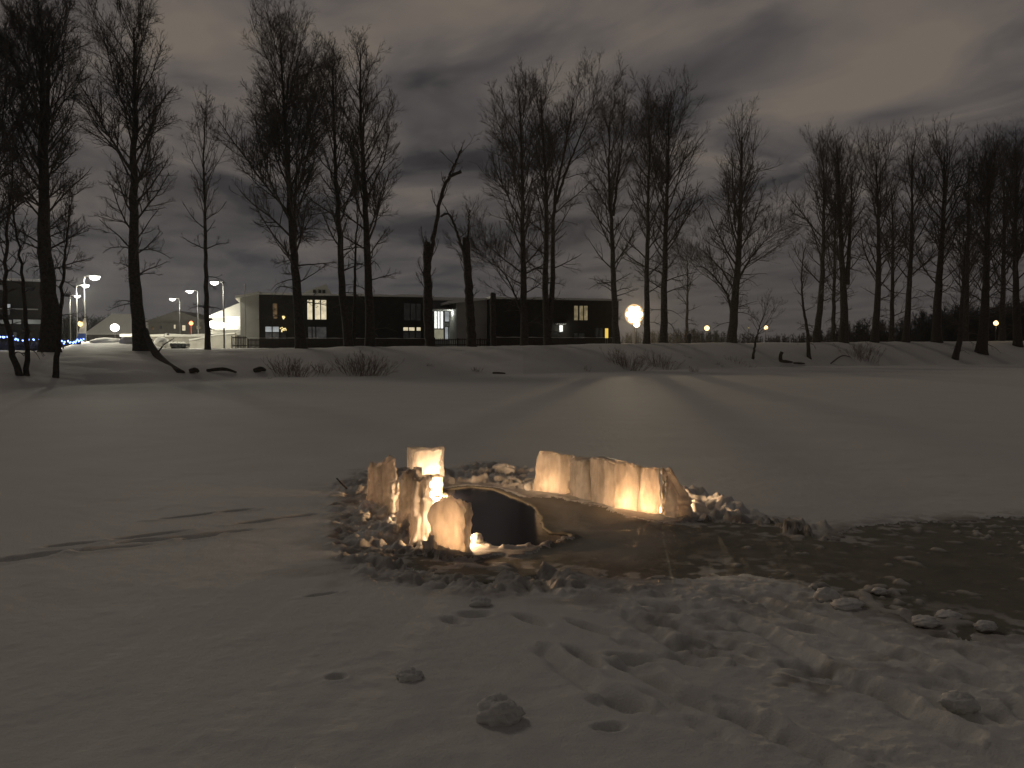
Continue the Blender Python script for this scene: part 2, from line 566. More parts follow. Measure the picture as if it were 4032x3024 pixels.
MS = dict(
    snow=snow_material('snow'),
    chunk=snow_material('packed_snow', 14.0),
    ice=bare_ice_material(),
    water=water_material(),
    block=block_ice_material('milky_ice', clear=0.55),
    blockc=block_ice_material('clear_ice', clear=0.66),
    blockf=block_ice_material('frosted_ice', clear=0.6, frost=True),
    bark=simple('bark', (0.055, 0.047, 0.040), 0.9, 0.45, 6.0, 0.6),
    twig=simple('twig', (0.085, 0.074, 0.066), 0.9, 0.3, 2.0),
    reed=simple('reed', (0.26, 0.205, 0.17), 0.9, 0.3, 3.0),
    siding=simple('dark_siding', (0.030, 0.026, 0.022), 0.8, 0.3, 1.5),
    render=simple('pale_render', (0.42, 0.41, 0.38), 0.8, 0.1, 0.8, 0.1),
    grey=simple('grey_cladding', (0.20, 0.20, 0.20), 0.7, 0.15, 1.0),
    frame=simple('window_frame', (0.025, 0.024, 0.022), 0.5, 0.1),
    metal=simple('galvanised_steel', (0.34, 0.34, 0.33), 0.45, 0.15, 6.0, metal=0.6),
    lamp_steel=simple('dull_steel', (0.10, 0.10, 0.098), 0.7, 0.15, 6.0),
    darkmetal=simple('dark_metal', (0.03, 0.03, 0.032), 0.5, 0.1),
    fence=simple('fence_wood', (0.055, 0.045, 0.036), 0.85, 0.3, 4.0),
    concrete=simple('concrete', (0.42, 0.40, 0.36), 0.85, 0.15, 1.2, 0.15),
    redwood=simple('red_boards', (0.16, 0.055, 0.04), 0.8, 0.2, 2.0),
    brick=simple('dark_plaster', (0.09, 0.085, 0.08), 0.85, 0.2, 1.0),
    yellow=simple('yellow_plastic', (0.72, 0.47, 0.05), 0.5, 0.08),
    wax=simple('white_wax', (0.8, 0.76, 0.68), 0.5, 0.05),
    black=simple('black_wick', (0.02, 0.02, 0.02), 0.9, 0.1),
    far=simple('far_wood', (0.035, 0.034, 0.034), 0.95, 0.3, 1.0),
    banner=simple('banner_cloth', (0.5, 0.5, 0.52), 0.8, 0.15, 1.2),
    bluecloth=simple('blue_cloth', (0.05, 0.09, 0.3), 0.8, 0.15, 1.2),
    orangepaint=simple('orange_paint', (0.7, 0.16, 0.06), 0.6, 0.1),
    e_led=emit('led_lens', (1.0, 0.97, 0.86), 8.0),
    e_globe=emit('flood_glass', (1.0, 0.80, 0.50), 6.0),
    e_bloom=emit('amber_bloom', (1.0, 0.60, 0.28), 0.85),  # orange fringe of the floodlight's glare, added as a glowing surface
    e_park=emit('park_lamp_glass', (1.0, 0.66, 0.27), 3.2),
    e_white=emit('white_lamp_glass', (1.0, 0.95, 0.82), 9.0),
    e_red=emit('red_lamp_glass', (1.0, 0.30, 0.12), 4.0),
    e_warmwin=emit('lit_window_warm', (1.0, 0.86, 0.58), 0.85, 0.35, 1.4),
    e_dimwarm=emit('lit_window_dim', (0.34, 0.22, 0.11), 0.45, 0.7, 2.2),
    e_grey=emit('lit_window_grey', (0.09, 0.085, 0.08), 0.55, 0.5, 1.6),
    e_faint=emit('lit_window_faint', (0.02, 0.019, 0.017), 0.6, 0.5, 1.6),
    e_cool=emit('lit_window_cool', (0.62, 0.66, 0.66), 0.55, 0.4, 1.2),
    e_door=emit('lit_entrance', (0.98, 1.0, 0.93), 1.5, 0.25, 3.0),
    e_cream=emit('lit_panel_cream', (0.42, 0.40, 0.28), 0.6, 0.3, 1.0),
    e_strip=emit('lit_strip', (0.36, 0.36, 0.33), 0.45, 0.5, 0.7),
    e_yellow=emit('backlit_yellow', (1.0, 0.66, 0.12), 0.85),
    e_blue=emit('blue_bulb', (0.16, 0.28, 1.0), 7.0),
    e_gold=emit('gold_bulb', (1.0, 0.78, 0.34), 1.3),
    e_flame=emit('flame', (1.0, 0.55, 0.17), 40.0),
)


def lamp(name, parent, loc, energy, col, radius=0.1, typ='POINT', **kw):
    l = bpy.data.lights.new(name, typ)
    l.energy = energy
    l.color = col
    l.shadow_soft_size = radius
    for k, v in kw.items():
        setattr(l, k, v)
    o = bpy.data.objects.new(name, l)
    o.parent = parent
    o.location = tuple(float(q) for q in loc)
    COL.objects.link(o)
    return o


# ------------------------------------------------------------------ the ground: snow on river ice, bank, plateau; bare ice; water in the hole
def poly_sd(X, Y, poly):
    """signed distance to a polygon, negative inside"""
    poly = np.asarray(poly, float)
    d2 = np.full(X.shape, 1e9)
    ins = np.zeros(X.shape, bool)
    for (ax, ay), (bx, by) in zip(poly, np.roll(poly, -1, 0)):
        ex, ey = bx - ax, by - ay
        t = np.clip(((X - ax) * ex + (Y - ay) * ey) / (ex * ex + ey * ey + 1e-12), 0, 1)
        d2 = np.minimum(d2, (X - ax - t * ex) ** 2 + (Y - ay - t * ey) ** 2)
        c = ((ay > Y) != (by > Y)) & (X < ex * (Y - ay) / (ey if abs(ey) > 1e-12 else 1e-12) + ax)
        ins ^= c
    return np.sqrt(d2) * np.where(ins, -1, 1)


WATER_Z = -0.030
HOLE = [G(*p, WATER_Z) for p in ((1770, 1932), (1850, 1922), (1925, 1930), (1985, 1950), (2046, 1980), (2095, 2005), (2112, 2035),
                                 (2128, 2080), (2146, 2102), (2225, 2108), (2232, 2122), (2120, 2156), (1960, 2160), (1900, 2140), (1868, 2105), (1800, 2020))]
ICE = [G(*p) for p in ((1985, 1938), (2090, 1952), (2200, 1962), (2330, 1990), (2420, 2020), (2620, 2056), (2700, 2050), (2813, 2046), (2960, 2058),
                       (3064, 2052), (3093, 2088), (3256, 2116), (3359, 2073), (3507, 2061), (3757, 2046), (4032, 2036), (4700, 2020), (4700, 2500), (4032, 2492),
                       (3802, 2485), (3600, 2452), (3430, 2400), (3330, 2366), (3230, 2320), (3101, 2275), (2990, 2250), (2860, 2240), (2680, 2264),
                       (2560, 2276), (2400, 2268), (2200, 2236), (2060, 2250), (1900, 2280), (1800, 2270), (1700, 2238), (1560, 2210), (1480, 2172), (1600, 2165),
                       (1760, 2192), (1890, 2182), (1960, 2172), (2100, 2164), (2235, 2128), (2240, 2100), (2155, 2096), (2140, 2070), (2120, 2020), (2090, 1990))]
SMOOTH = [G(*p) for p in ((1960, 1930), (2330, 1990), (2560, 2062), (2700, 2120), (2500, 2210), (2250, 2190), (2050, 2170), (2050, 2050))]
TRAMPLE = [G(*p) for p in ((2350, 2300), (2700, 2280), (3000, 2270), (3400, 2400), (4032, 2500), (4700, 2520), (4900, 3300), (3300, 3300), (2750, 2900), (2500, 2600))]
RING = [G(*p) for p in ((1330, 1900), (1450, 1850), (1560, 1835), (1760, 1845), (1960, 1815), (2120, 1850), (2060, 1930), (1800, 1900), (1700, 2000), (1850, 2180), (2100, 2190),
                        (2400, 2290), (2600, 2330), (2150, 2330), (1900, 2340), (1600, 2310), (1420, 2280), (1350, 2180), (1310, 2050))]
RIGHTRIM = [G(*p) for p in ((2640, 1945), (2750, 1935), (2870, 1990), (3000, 2030), (3280, 2075), (3240, 2120), (3080, 2100), (2900, 2060), (2700, 2050))]


def footprints():
    """(photo column, row, half length along the track, half width, heading in degrees, depth)"""
    fp = []
    for px, py, l in ((20, 2208, .30), (110, 2192, .26), (210, 2176, .20), (290, 2143, .20), (370, 2166, .16), (440, 2157, .26), (590, 2108, .30), (560, 2128, .18),
                      (660, 2121, .22), (740, 2034, .26), (790, 2114, .16), (850, 2102, .30), (920, 2014, .18), (1010, 2056, .22), (1170, 2036, .22)):
        fp.append((px, py, l, .055, 34 if px > 500 else 30, .075))
    for px, py, l, w, a, d in ((2100, 2440, .17, .055, -52, .05), (2330, 2470, .2, .05, -50, .05), (2300, 2590, .17, .06, -66, .07), (2520, 2650, .24, .05, -52, .05),
                               (2610, 2395, .22, .055, -48, .06), (2760, 2560, .30, .06, -45, .06), (2660, 2470, .28, .06, -50, .05), (1875, 2415, .11, .07, 10, .05),
                               (2400, 2860, .07, .04, 10, .04), (1325, 2670, .05, .04, 0, .05), (1265, 2338, .12, .025, 30, .04), (1780, 2440, .08, .05, -40, .04)):
        fp.append((px, py, l, w, a, d))
    rf = np.random.default_rng(77)
    for k in range(46):                                    # boot prints all over the trodden snow at the right
        px, py = rf.uniform(2350, 4100), rf.uniform(2330, 2980)
        if py < 2330 + max(0, px - 3000) * 0.22:
            continue
        fp.append((px, py, rf.uniform(.13, .17), rf.uniform(.05, .065), rf.normal(-48, 22), rf.uniform(.022, .042)))
    for px, py in ((1335, 1955), (1385, 1945), (1400, 1925), (1380, 1975), (1335, 2000), (1440, 1998), (1490, 1985), (1380, 2030), (1345, 2110), (1410, 2075),
                   (1400, 2160), (1350, 2060), (1460, 2070), (1520, 2090), (1430, 1905), (1360, 2140)):
        fp.append((px, py, .10, .055, 15, .085))
    return fp


def ground():
    def axis(fine0, fine1, step, lo, hi, g):
        a = list(np.arange(fine0, fine1, step))
        s, q = step, a[-1]
        while q < hi:
            s = min(s * g, 40)
            q += s
            a.append(q)
        s, q = step, a[0]
        b = []
        while q > lo:
            s = min(s * g, 40)
            q -= s
            b.append(q)
        return np.array(b[::-1] + a)
    xs = axis(-3.0, 4.2, 0.015, -500, 600, 1.022)
    ys = [2.4]
    while ys[-1] < 700:
        y = ys[-1]
        ys.append(y + (max(0.0105, 0.0029 * y) if y < 12 else 0.0065 * y if y < 62 else 0.009 * y if y < 150 else 0.05 * y))
    lo, s = [], 0.012
    q = 2.4
    while q > -60:
        s = min(s * 1.25, 12)
        q -= s
        lo.append(q)
    ys = np.array(lo[::-1] + ys)
    X, Y = np.meshgrid(xs, ys)
    Z = terrain(X, Y)
    # soft drifts over the whole river
    river = 1 - sstep(0.02, 0.4, Z)
    Z += river * (0.008 * fbm(X * 0.35, Y * 0.6, 4, 31, 0.42) + 0.03 * fbm(X * 0.05, Y * 0.09, 3, 35))
    ice = np.zeros(X.shape)
    wet_or_glow = np.zeros(X.shape)
    near = (Y > 1.5) & (Y < 22) & (np.abs(X) < 26)
    x, y = X[near], Y[near]
    w = fbm(x * 2.1, y * 2.1, 4, 41)
    w2 = fbm(x * 9.0, y * 9.0, 4, 43)
    dz = 0.004 * fbm(x * 6, y * 6, 4, 45) + 0.0022 * fbm(x * 22, y * 22, 3, 46) + 0.008 * fbm(x * 1.7, y * 1.7, 3, 47)

    def blobs(sc, seed, thr):                              # rounded clods
        b = np.clip(fbm(x * sc, y * sc, 2, seed, 0.35) - thr, 0, 1)
        return np.sqrt(b)
    sd_i = poly_sd(x, y, ICE) + 0.13 * w + 0.09 * w2 + 0.03 * fbm(x * 30, y * 30, 2, 44)
    sd_t = poly_sd(x, y, TRAMPLE) + 0.25 * w
    sd_r = poly_sd(x, y, RING) + 0.16 * w + 0.05 * w2
    sd_e = poly_sd(x, y, RIGHTRIM) + 0.08 * w
    sd_h = poly_sd(x, y, HOLE) - 0.02 + 0.028 * w + 0.022 * w2
    tr = 1 - sstep(-0.45, 0.25, sd_t)
    patch = 0.35 + 0.65 * sstep(-0.25, 0.3, fbm(x * 0.9 + 0.4 * y, y * 1.1, 3, 59))
    dz += tr * patch * 0.85 * (0.018 * (1 - 2 * np.abs(fbm(x * 2.4 + y * 1.6, y * 3.4, 4, 51))) + 0.026 * fbm(x * 6, y * 6, 5, 53, 0.68) - 0.012
                + 0.022 * blobs(9.0, 55, 0.22) + 0.024 * blobs(21, 56, 0.16) - 0.02 * blobs(15, 58, 0.25))
    # lightly dimpled snow in front
    fr = (1 - sstep(4.2, 5.8, y)) * sstep(-2.2, -0.6, x)
    dz += fr * 0.013 * fbm(x * 3.6, y * 4.2, 4, 57)
    rg0 = 1 - sstep(-0.16, 0.12, sd_r)
    rg = rg0 * sstep(0.02, 0.45, sd_h)
    dz += rg * (0.075 * blobs(5.5, 61, -0.05) + 0.045 * blobs(12, 63, 0.0) + 0.028 * blobs(27, 64, 0.0) - 0.02) - 0.02 * rg0
    re = 1 - sstep(-0.06, 0.06, sd_e)
    dz += re * (0.13 * blobs(7.0, 65, 0.05) + 0.05 * blobs(16, 67, 0.05) - 0.015)
    for px, py, hl, hw, ang, dep in footprints():
        c = G(px, py)
        ca, sa = math.cos(R(ang)), math.sin(R(ang))
        ux, uy = x - c[0], y - c[1]
        m = (np.abs(ux) < 0.8) & (np.abs(uy) < 0.8)
        uu, vv = (ux[m] * ca + uy[m] * sa) / hl, (-ux[m] * sa + uy[m] * ca) / hw
        r = np.sqrt(uu * uu + vv * vv) + 0.18 * w2[m]
        dz[m] += -dep * (1 - sstep(0.55, 1.1, r)) + 0.10 * dep * np.exp(-((r - 1.35) / 0.28) ** 2)
    for ln_ in (((2470, 2420), (2560, 2470), (2640, 2540), (2700, 2600), (2800, 2612)), ((2900, 2440), (3060, 2520), (3250, 2640), (3560, 2760)),
                ((2450, 2610), (2700, 2740), (3000, 2850)), ((2870, 2800), (3300, 3000)), ((3400, 2690), (3800, 2900)), ((2960, 2350), (3250, 2470), (3700, 2640)),
                ((2140, 2560), (2330, 2700), (2500, 2760))):
        q = [G(*p) for p in ln_]
        d2 = np.full(x.shape, 9.0)
        sg = np.ones(x.shape)
        for (ax, ay), (bx, by) in zip(q[:-1], q[1:]):
            ex, ey = bx - ax, by - ay
            t_ = np.clip(((x - ax) * ex + (y - ay) * ey) / (ex * ex + ey * ey), 0, 1)
            dd_ = np.hypot(x - ax - t_ * ex, y - ay - t_ * ey)
            c_ = (x - ax) * ey - (y - ay) * ex
            sg = np.where(dd_ < d2, np.sign(c_), sg)
            d2 = np.minimum(d2, dd_)
        u_ = d2 * sg + 0.02 * w2 + 0.015 * w
        dz += -0.035 * np.exp(-(u_ / 0.04) ** 2) + 0.022 * np.exp(-((u_ + 0.085) / 0.04) ** 2)
    ic = 1 - sstep(-0.03, 0.02, sd_i)
    lumps = (0.045 * blobs(5.2, 71, 0.60) + 0.05 * blobs(14, 73, 0.48) * sstep(-0.1, 0.5, fbm(x * 0.9, y * 0.9, 2, 77))) * (0.12 + 0.88 * sstep(-0.1, 0.15, poly_sd(x, y, SMOOTH)))
    sl = 1 - sstep(8.6, 10.2, np.hypot(x - 0.6, y - 0.2))   # slushier close to the hole
    flat = -0.016 + 0.006 * fbm(x * 5, y * 5, 3, 75) + lumps * (0.35 + 0.65 * sl)
    keep = np.where(ic > 0.5, flat, dz)
    dz = dz * (1 - ic) + flat * ic
    fl_ = (1 - sstep(0.02, 0.38, sd_h)) * sstep(7.2, 7.7, y)
    dz = dz * (1 - fl_) + (-0.019 + 0.005 * w2) * fl_
    lip = np.exp(-((sd_h - 0.05) / 0.05) ** 2)
    near_side = sstep(7.6, 7.0, y) if False else (1 - sstep(7.2, 7.9, y))
    dz += lip * near_side * (0.035 * blobs(15, 91, 0.05) + 0.02 * blobs(32, 93, 0.0))
    ho = 1 - sstep(-0.03, 0.012, sd_h)
    dz = dz * (1 - ho) - 0.55 * ho
    Z[near] += dz
    wt = (1 - sstep(-0.15, 0.35, sd_r + 0.25 * w)) * 0.55 * sstep(-0.25, 0.35, fbm(x * 3.1, y * 5.2, 4, 81) + 0.15)
    wt = np.maximum(wt, (1 - sstep(0.0, 0.30, sd_i)) * 0.85 * sstep(-0.3, 0.2, w))
    wt = np.maximum(wt, (1 - sstep(0.05, 0.40, sd_h)) * np.where(y > 7.6, 1.0, 0.45))
    tail = np.array([G(*p) for p in ((1020, 2262), (1250, 2225), (1480, 2180), (1500, 2240), (1250, 2262))])
    wt = np.maximum(wt, (1 - sstep(-0.05, 0.12, poly_sd(x, y, tail) + 0.05 * w2)) * 0.4)
    wt = np.maximum(wt, (1 - sstep(0.0, 0.60, sd_i + 0.22 * w2)) * 0.75 * sstep(-0.15, 0.25, w2 + 0.3 * w))
    frost = sstep(-0.75, 0.0, sd_i) * sstep(0.05, 0.45, w2 + 0.45 * w + 0.25 * sstep(-0.25, 0.0, sd_i)) * sstep(-0.2, 0.4, poly_sd(x, y, SMOOTH))
    frost = np.maximum(frost, sstep(0.003, 0.018, lumps))
    wt = np.where(sd_i < 0, np.clip(frost, 0, 1), wt)
    for pp, st_ in ((((3050, 2655), (3180, 2625), (3390, 2640), (3410, 2700), (3210, 2730), (3080, 2705)), 0.75),
                    (((2480, 2430), (2700, 2570), (2900, 2615), (3000, 2560), (2780, 2410), (2600, 2380)), 0.38),
                    (((3420, 2590), (3560, 2560), (3700, 2600), (3640, 2650), (3480, 2640)), 0.5),
                    (((2800, 2330), (3100, 2330), (3330, 2440), (3200, 2480), (2900, 2420)), 0.35),
                    (((3300, 2420), (4100, 2490), (4200, 2600), (3700, 2560)), 0.4)):
        m_ = 1 - sstep(-0.10, 0.12, poly_sd(x, y, [G(*p) for p in pp]) + 0.10 * w2 + 0.06 * w)
        wt = np.where(sd_i > 0, np.maximum(wt, m_ * st_ * sstep(-0.35, 0.2, fbm(x * 11, y * 14, 3, 83))), wt)
    sm_glow = (1 - sstep(-0.25, 0.15, poly_sd(x, y, SMOOTH) + 0.1 * w)) * 0.36 * sstep(0.02, 0.25, sd_h)  # ice colour made paler here in place of candlelight spilling on it
    wt = np.where(sd_i < 0, np.maximum(wt, sm_glow), wt)
    wt = np.where((sd_h < 0.16) & (sd_i >= 0) & (y > 7.35), 0.0, wt)
    wet_or_glow[near] = np.clip(wt, 0, 1)
    im = (sd_i < 0) | ((sd_h < 0.10 + 0.05 * w2) & (y > 7.35))| (ho > 0.3)
    ice[near] = im
    ny, nx = X.shape
    v = np.stack([X, Y, Z], -1).reshape(-1, 3)
    i = np.arange(ny * nx).reshape(ny, nx)
    q = np.stack([i[:-1, :-1], i[:-1, 1:], i[1:, 1:], i[1:, :-1]], -1).reshape(-1, 4)
    fm = ice.reshape(-1)[q].mean(1) > 0.5

    def sub(name, sel, mat):
        f = q[sel]
        u, inv = np.unique(f, return_inverse=True)
        o = mesh_np(name, v[u], inv.reshape(-1, 4), mat)
        at = o.data.attributes.new('wet_or_glow', 'FLOAT', 'POINT')
        at.data.foreach_set('value', np.ascontiguousarray(wet_or_glow.reshape(-1)[u], np.float32))
        return structure(o)
    sub('snow_ground', ~fm, MS['snow'])
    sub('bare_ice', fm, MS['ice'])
    hp = np.array(HOLE)
    c0, c1 = hp.min(0) - 0.12, hp.max(0) + 0.12
    wm = MB()
    n = 24
    gx, gy = np.linspace(c0[0], c1[0], n), np.linspace(c0[1], c1[1], n)
    wm.add([(a, b, WATER_Z) for b in gy for a in gx], [(j * n + i_, j * n + i_ + 1, (j + 1) * n + i_ + 1, (j + 1) * n + i_) for j in range(n - 1) for i_ in range(n - 1)])
    structure(wm.build('water', MS['water'], smooth=True))


ground()


def snow_z(x, y):
    return 0.0


# ------------------------------------------------------------------ ice blocks round the hole
def ice_block(base, w, dp, h, rz, label, mat='block', taper=0.0, lean=(0, 0), slant=0.0, hump=0.0, rough=1.0, seed=0, z0=0.0, name='ice_block', group='ice blocks around the hole', slant_y=0.0, wedge=0.0):
    r_ = np.random.default_rng(seed + 100)
    nx, ny, nz = 16, 10, 20
    V, Fc = [], []
    idx = {}

    def vid(i, j, k):
        key = (i, j, k)
        if key not in idx:
            idx[key] = len(V)
            V.append((i / nx * 2 - 1, j / ny * 2 - 1, k / nz))
        return idx[key]
    for i in range(nx):
        for j in range(ny):
            Fc.append((vid(i, j, 0), vid(i, j + 1, 0), vid(i + 1, j + 1, 0), vid(i + 1, j, 0)))
            Fc.append((vid(i, j, nz), vid(i + 1, j, nz), vid(i + 1, j + 1, nz), vid(i, j + 1, nz)))
    for k in range(nz):
        for i in range(nx):
            Fc.append((vid(i, 0, k), vid(i + 1, 0, k), vid(i + 1, 0, k + 1), vid(i, 0, k + 1)))
            Fc.append((vid(i + 1, ny, k), vid(i, ny, k), vid(i, ny, k + 1), vid(i + 1, ny, k + 1)))
        for j in range(ny):
            Fc.append((vid(0, j + 1, k), vid(0, j, k), vid(0, j, k + 1), vid(0, j + 1, k + 1)))
            Fc.append((vid(nx, j, k), vid(nx, j + 1, k), vid(nx, j + 1, k + 1), vid(nx, j, k + 1)))
    V = np.array(V)
    a, b, c = V[:, 0], V[:, 1], V[:, 2]
    # rounded corners: pull the rim in a little
    rc = 1 - 0.10 * np.clip(np.abs(a) - 0.75, 0, 1) * 4 * np.clip(np.abs(b) - 0.7, 0, 1) * 3.3
    a, b = a * rc, b * rc
    tp = 1 - taper * c
    s = seed * 3.7
    topz = 1 + slant * a + slant_y * b - hump * np.clip(np.abs(a), 0, 1) ** 2.6 + 0.05 * rough * vnoise(a * 2.2 + s, b * 2 + s, seed) - wedge * np.clip(a + 0.6, 0, 2)
    x = a * w / 2 * tp + lean[0] * c * h
    y = b * dp / 2 * tp + lean[1] * c * h
    z = c * h * topz
    # melt flutes run down the sides, pits on the faces
    fl = 0.034 * rough * vnoise(x * 16 + s, y * 16 + 2 * s, seed + 1) + 0.014 * rough * vnoise(x * 40 + s, z * 9 + y * 40, seed + 2) + 0.022 * rough * vnoise(x * 26 + y * 26, z * 22 + s, seed + 3)
    nrm = np.stack([np.sign(a) * np.abs(a) ** 6, np.sign(b) * np.abs(b) ** 6], 1)
    ln = np.linalg.norm(nrm, axis=1, keepdims=True) + 1e-6
    nrm = nrm / np.maximum(ln, 0.3)
    side = (np.maximum(np.abs(V[:, 0]), np.abs(V[:, 1])) > 0.99)
    x = x + np.where(side, nrm[:, 0] * fl, 0)
    y = y + np.where(side, nrm[:, 1] * fl, 0)
    z = z + np.where(c > 0.99, 0.02 * rough * vnoise(x * 22 + s, y * 22, seed + 4), 0)
    v = np.stack([x, y, z], 1)
    o = mesh_np(name, v, np.array(Fc), MS[mat])
    o.location = (float(base[0]), float(base[1]), z0 - 0.05)
    o.rotation_euler = (0, 0, R(rz))
    tag(o, label, 'ice block', group)
    return o


def candle(pt, power, label, h=0.05):
    r_ = empty('candle', (pt[0], pt[1], -0.03))
    tag(r_, label, 'candle', 'candles behind the ice blocks')
    MB().lathe([(0.030, 0), (0.033, 0.004), (0.033, h - 0.004), (0.028, h), (0.010, h - 0.006), (0.002, h - 0.007)], sides=16).build('wax', MS['wax'], r_, True)
    MB().tube([(0, 0, h - 0.01), (0.001, 0, h + 0.006), (0.003, 0, h + 0.013)], 0.0012, 5).build('wick', MS['black'], r_)
    MB().lathe([(0.001, 0.006), (0.006, 0.012), (0.0085, 0.022), (0.007, 0.036), (0.0035, 0.052), (0.0005, 0.066)], (0.002, 0, h), 12).build('flame', MS['e_flame'], r_, True)
    lamp('flame_light', r_, (0.002, 0, h + 0.05), power * 1.35, (1.0, 0.63, 0.35), 0.025)
    return r_


def gb(px, py):
    return G(px, py)


def ice_ring():
    def sz(px, D):
        return px * D / F
    # left row, far to near
    b = gb(1675, 1938)
    ice_block(b, 0.41, 0.13, 0.235, 3, 'bright lower ice slab carrying the square clear slab on the left side', 'blockc', rough=0.5, seed=1, z0=0.0)
    ice_block((b[0], b[1] + 0.01), 0.41, 0.11, 0.33, 3, 'tall square clear ice slab standing on top of the glowing slab', 'blockf', rough=0.35, seed=2, z0=0.225)
    ice_block(gb(1480, 1962), 0.155, 0.30, 0.42, 12, 'dark narrow ice slab at the outer far end of the left row', taper=0.12, lean=(0.03, 0.0), seed=3, slant=-0.05)
    ice_block(gb(1530, 2000), 0.175, 0.26, 0.53, 10, 'pointed ice slab leaning left next to the dark outer slab', taper=0.22, lean=(-0.05, 0.0), seed=4, slant=0.10)
    ice_block(gb(1572, 2026), 0.15, 0.24, 0.38, 8, 'low ice slab in the gap between pointed slab and ragged pillar', taper=0.10, seed=5)
    ice_block(gb(1614, 2088), 0.15, 0.26, 0.58, 6, 'thin ragged ice pillar in front of the square clear slab', taper=0.25, lean=(0.03, 0.05), seed=6, rough=1.3)
    ice_block(gb(1654, 2118), 0.165, 0.24, 0.55, 8, 'fluted upright ice slab left of the round topped block', taper=0.22, lean=(0.0, 0.03), seed=7, rough=1.3)
    ice_block(gb(1764, 2164), 0.285, 0.075, 0.47, -6, 'wide round topped ice block glowing at its foot by the water', 'blockc', hump=0.16, taper=0.03, seed=8, rough=0.9)
    ice_block(gb(1832, 2163), 0.055, 0.13, 0.42, 20, 'slender ice sliver on the right edge of the round topped block', taper=0.2, seed=9, rough=0.8)
    ice_block(gb(1700, 2168), 0.13, 0.12, 0.17, 15, 'low melted ice lump at the front foot of the left row', taper=0.5, hump=0.3, seed=10, rough=1.4)
    ice_block(gb(1600, 2112), 0.12, 0.14, 0.19, 30, 'small ice lump against the outside of the ragged pillar', taper=0.5, hump=0.3, seed=11, rough=1.4)
    # right row, far to near
    nodes = [np.array(q) for q in ((0.236, 9.74), (0.60, 9.46), (0.835, 9.06), (1.05, 8.62), (1.255, 8.41), (1.445, 8.29), (1.59, 8.10))]

    def seg(k, dp, back=0.0):
        a, b_ = nodes[k], nodes[k + 1]
        d = b_ - a
        ln = float(np.hypot(*d))
        n = np.array([-d[1], d[0]]) / ln
        return (a + b_) / 2 + n * (dp / 2 + back), ln, math.degrees(math.atan2(d[1], d[0]))
    for k, dp, h, mt, kw, label in (
            (0, 0.15, 0.50, 'block', dict(taper=0.06, lean=(0.07, 0.03), slant=-0.03, rough=0.55), 'leftmost ice block of the right row with orange lit lower corner'),
            (1, 0.16, 0.495, 'block', dict(taper=0.03, slant=-0.01, rough=0.8), 'rough second ice block of the right row beside a dark gap'),
            (2, 0.16, 0.51, 'block', dict(taper=0.02, slant=-0.02, rough=0.5), 'smooth middle ice block of the right row left of the twin glows'),
            (3, 0.062, 0.525, 'blockc', dict(taper=0.02, slant=-0.01, rough=0.6), 'ice block with the left one of the twin bright glows'),
            (4, 0.062, 0.51, 'blockc', dict(taper=0.02, rough=0.6), 'ice block with the right one of the twin bright glows'),
            (5, 0.15, 0.50, 'block', dict(taper=0.02, wedge=0.36, rough=1.3), 'sloping ice buttress closing the right end of the row')):
        p, ln, rz = seg(k, dp)
        ice_block(p, ln * (0.99, 0.90, 0.95, 1.0, 1.05, 1.05)[k], dp, h - (0.015, 0.03, 0.0, 0.01, 0.02, 0.015)[k], rz + (2, -5, 3, -3, 4, 0)[k], label, mt, seed=12 + k, **kw)
    # candles
    candle(gb(1722, 1952), 34.0, 'candle hidden in front of the glowing lower slab, left row')
    c = gb(1790, 2150)
    candle((c[0] + 0.02, c[1] + 0.082), 16.0, 'candle hidden behind the wide round topped ice block')
    c = gb(1655, 2060)
    candle((c[0] + 0.02, c[1] + 0.15), 17.0, 'candle hidden behind the fluted upright slab of the left row')
    for k, dp, pw, label in ((3, 0.062, 17.0, 'candle behind the left one of the twin glows'), (4, 0.062, 21.0, 'candle behind the right one of the twin glows'),
                             (0, 0.15, 17.0, 'candle behind the leftmost block of the right row')):
        p, ln, rz = seg(k, dp, dp / 2 + 0.037)
        d_ = (nodes[k + 1] - nodes[k]) / ln
        candle(p - d_ * 0.03, pw, label)


ice_ring()


def snow_clump(px, py, w, h, label, seed, flat=0.7):
    c = G(px, py)
    m = MB()
    sides, rings = 44, 26
    m.ball((0, 0, 0), 1.0, 1.0, sides, rings)
    v = m.v[0]
    d = v / (np.linalg.norm(v, axis=1, keepdims=True) + 1e-9)
    s = seed * 5.1
    n = 0.15 * vnoise(d[:, 0] * 1.3 + s, d[:, 1] * 1.7 + d[:, 2] * 1.3, seed) + 0.11 * vnoise(d[:, 0] * 4 + s, d[:, 1] * 4 + d[:, 2] * 4, seed + 1) + 0.07 * vnoise(d[:, 0] * 9 + s, d[:, 1] * 9 + d[:, 2] * 8, seed + 2) + 0.045 * vnoise(d[:, 0] * 21 + s, d[:, 1] * 21 + d[:, 2] * 19, seed + 3)
    v = d * (1 + n)[:, None] * np.array([w / 2, w / 2 * 0.8, h * 0.62])
    m.v[0] = v
    o = m.build('snow_clump', MS['chunk'], None, True, (float(c[0]), float(c[1]) + w * 0.25, h * 0.16))
    tag(o, label, 'snow clump', 'loose clumps of snow on the ice')
    return o


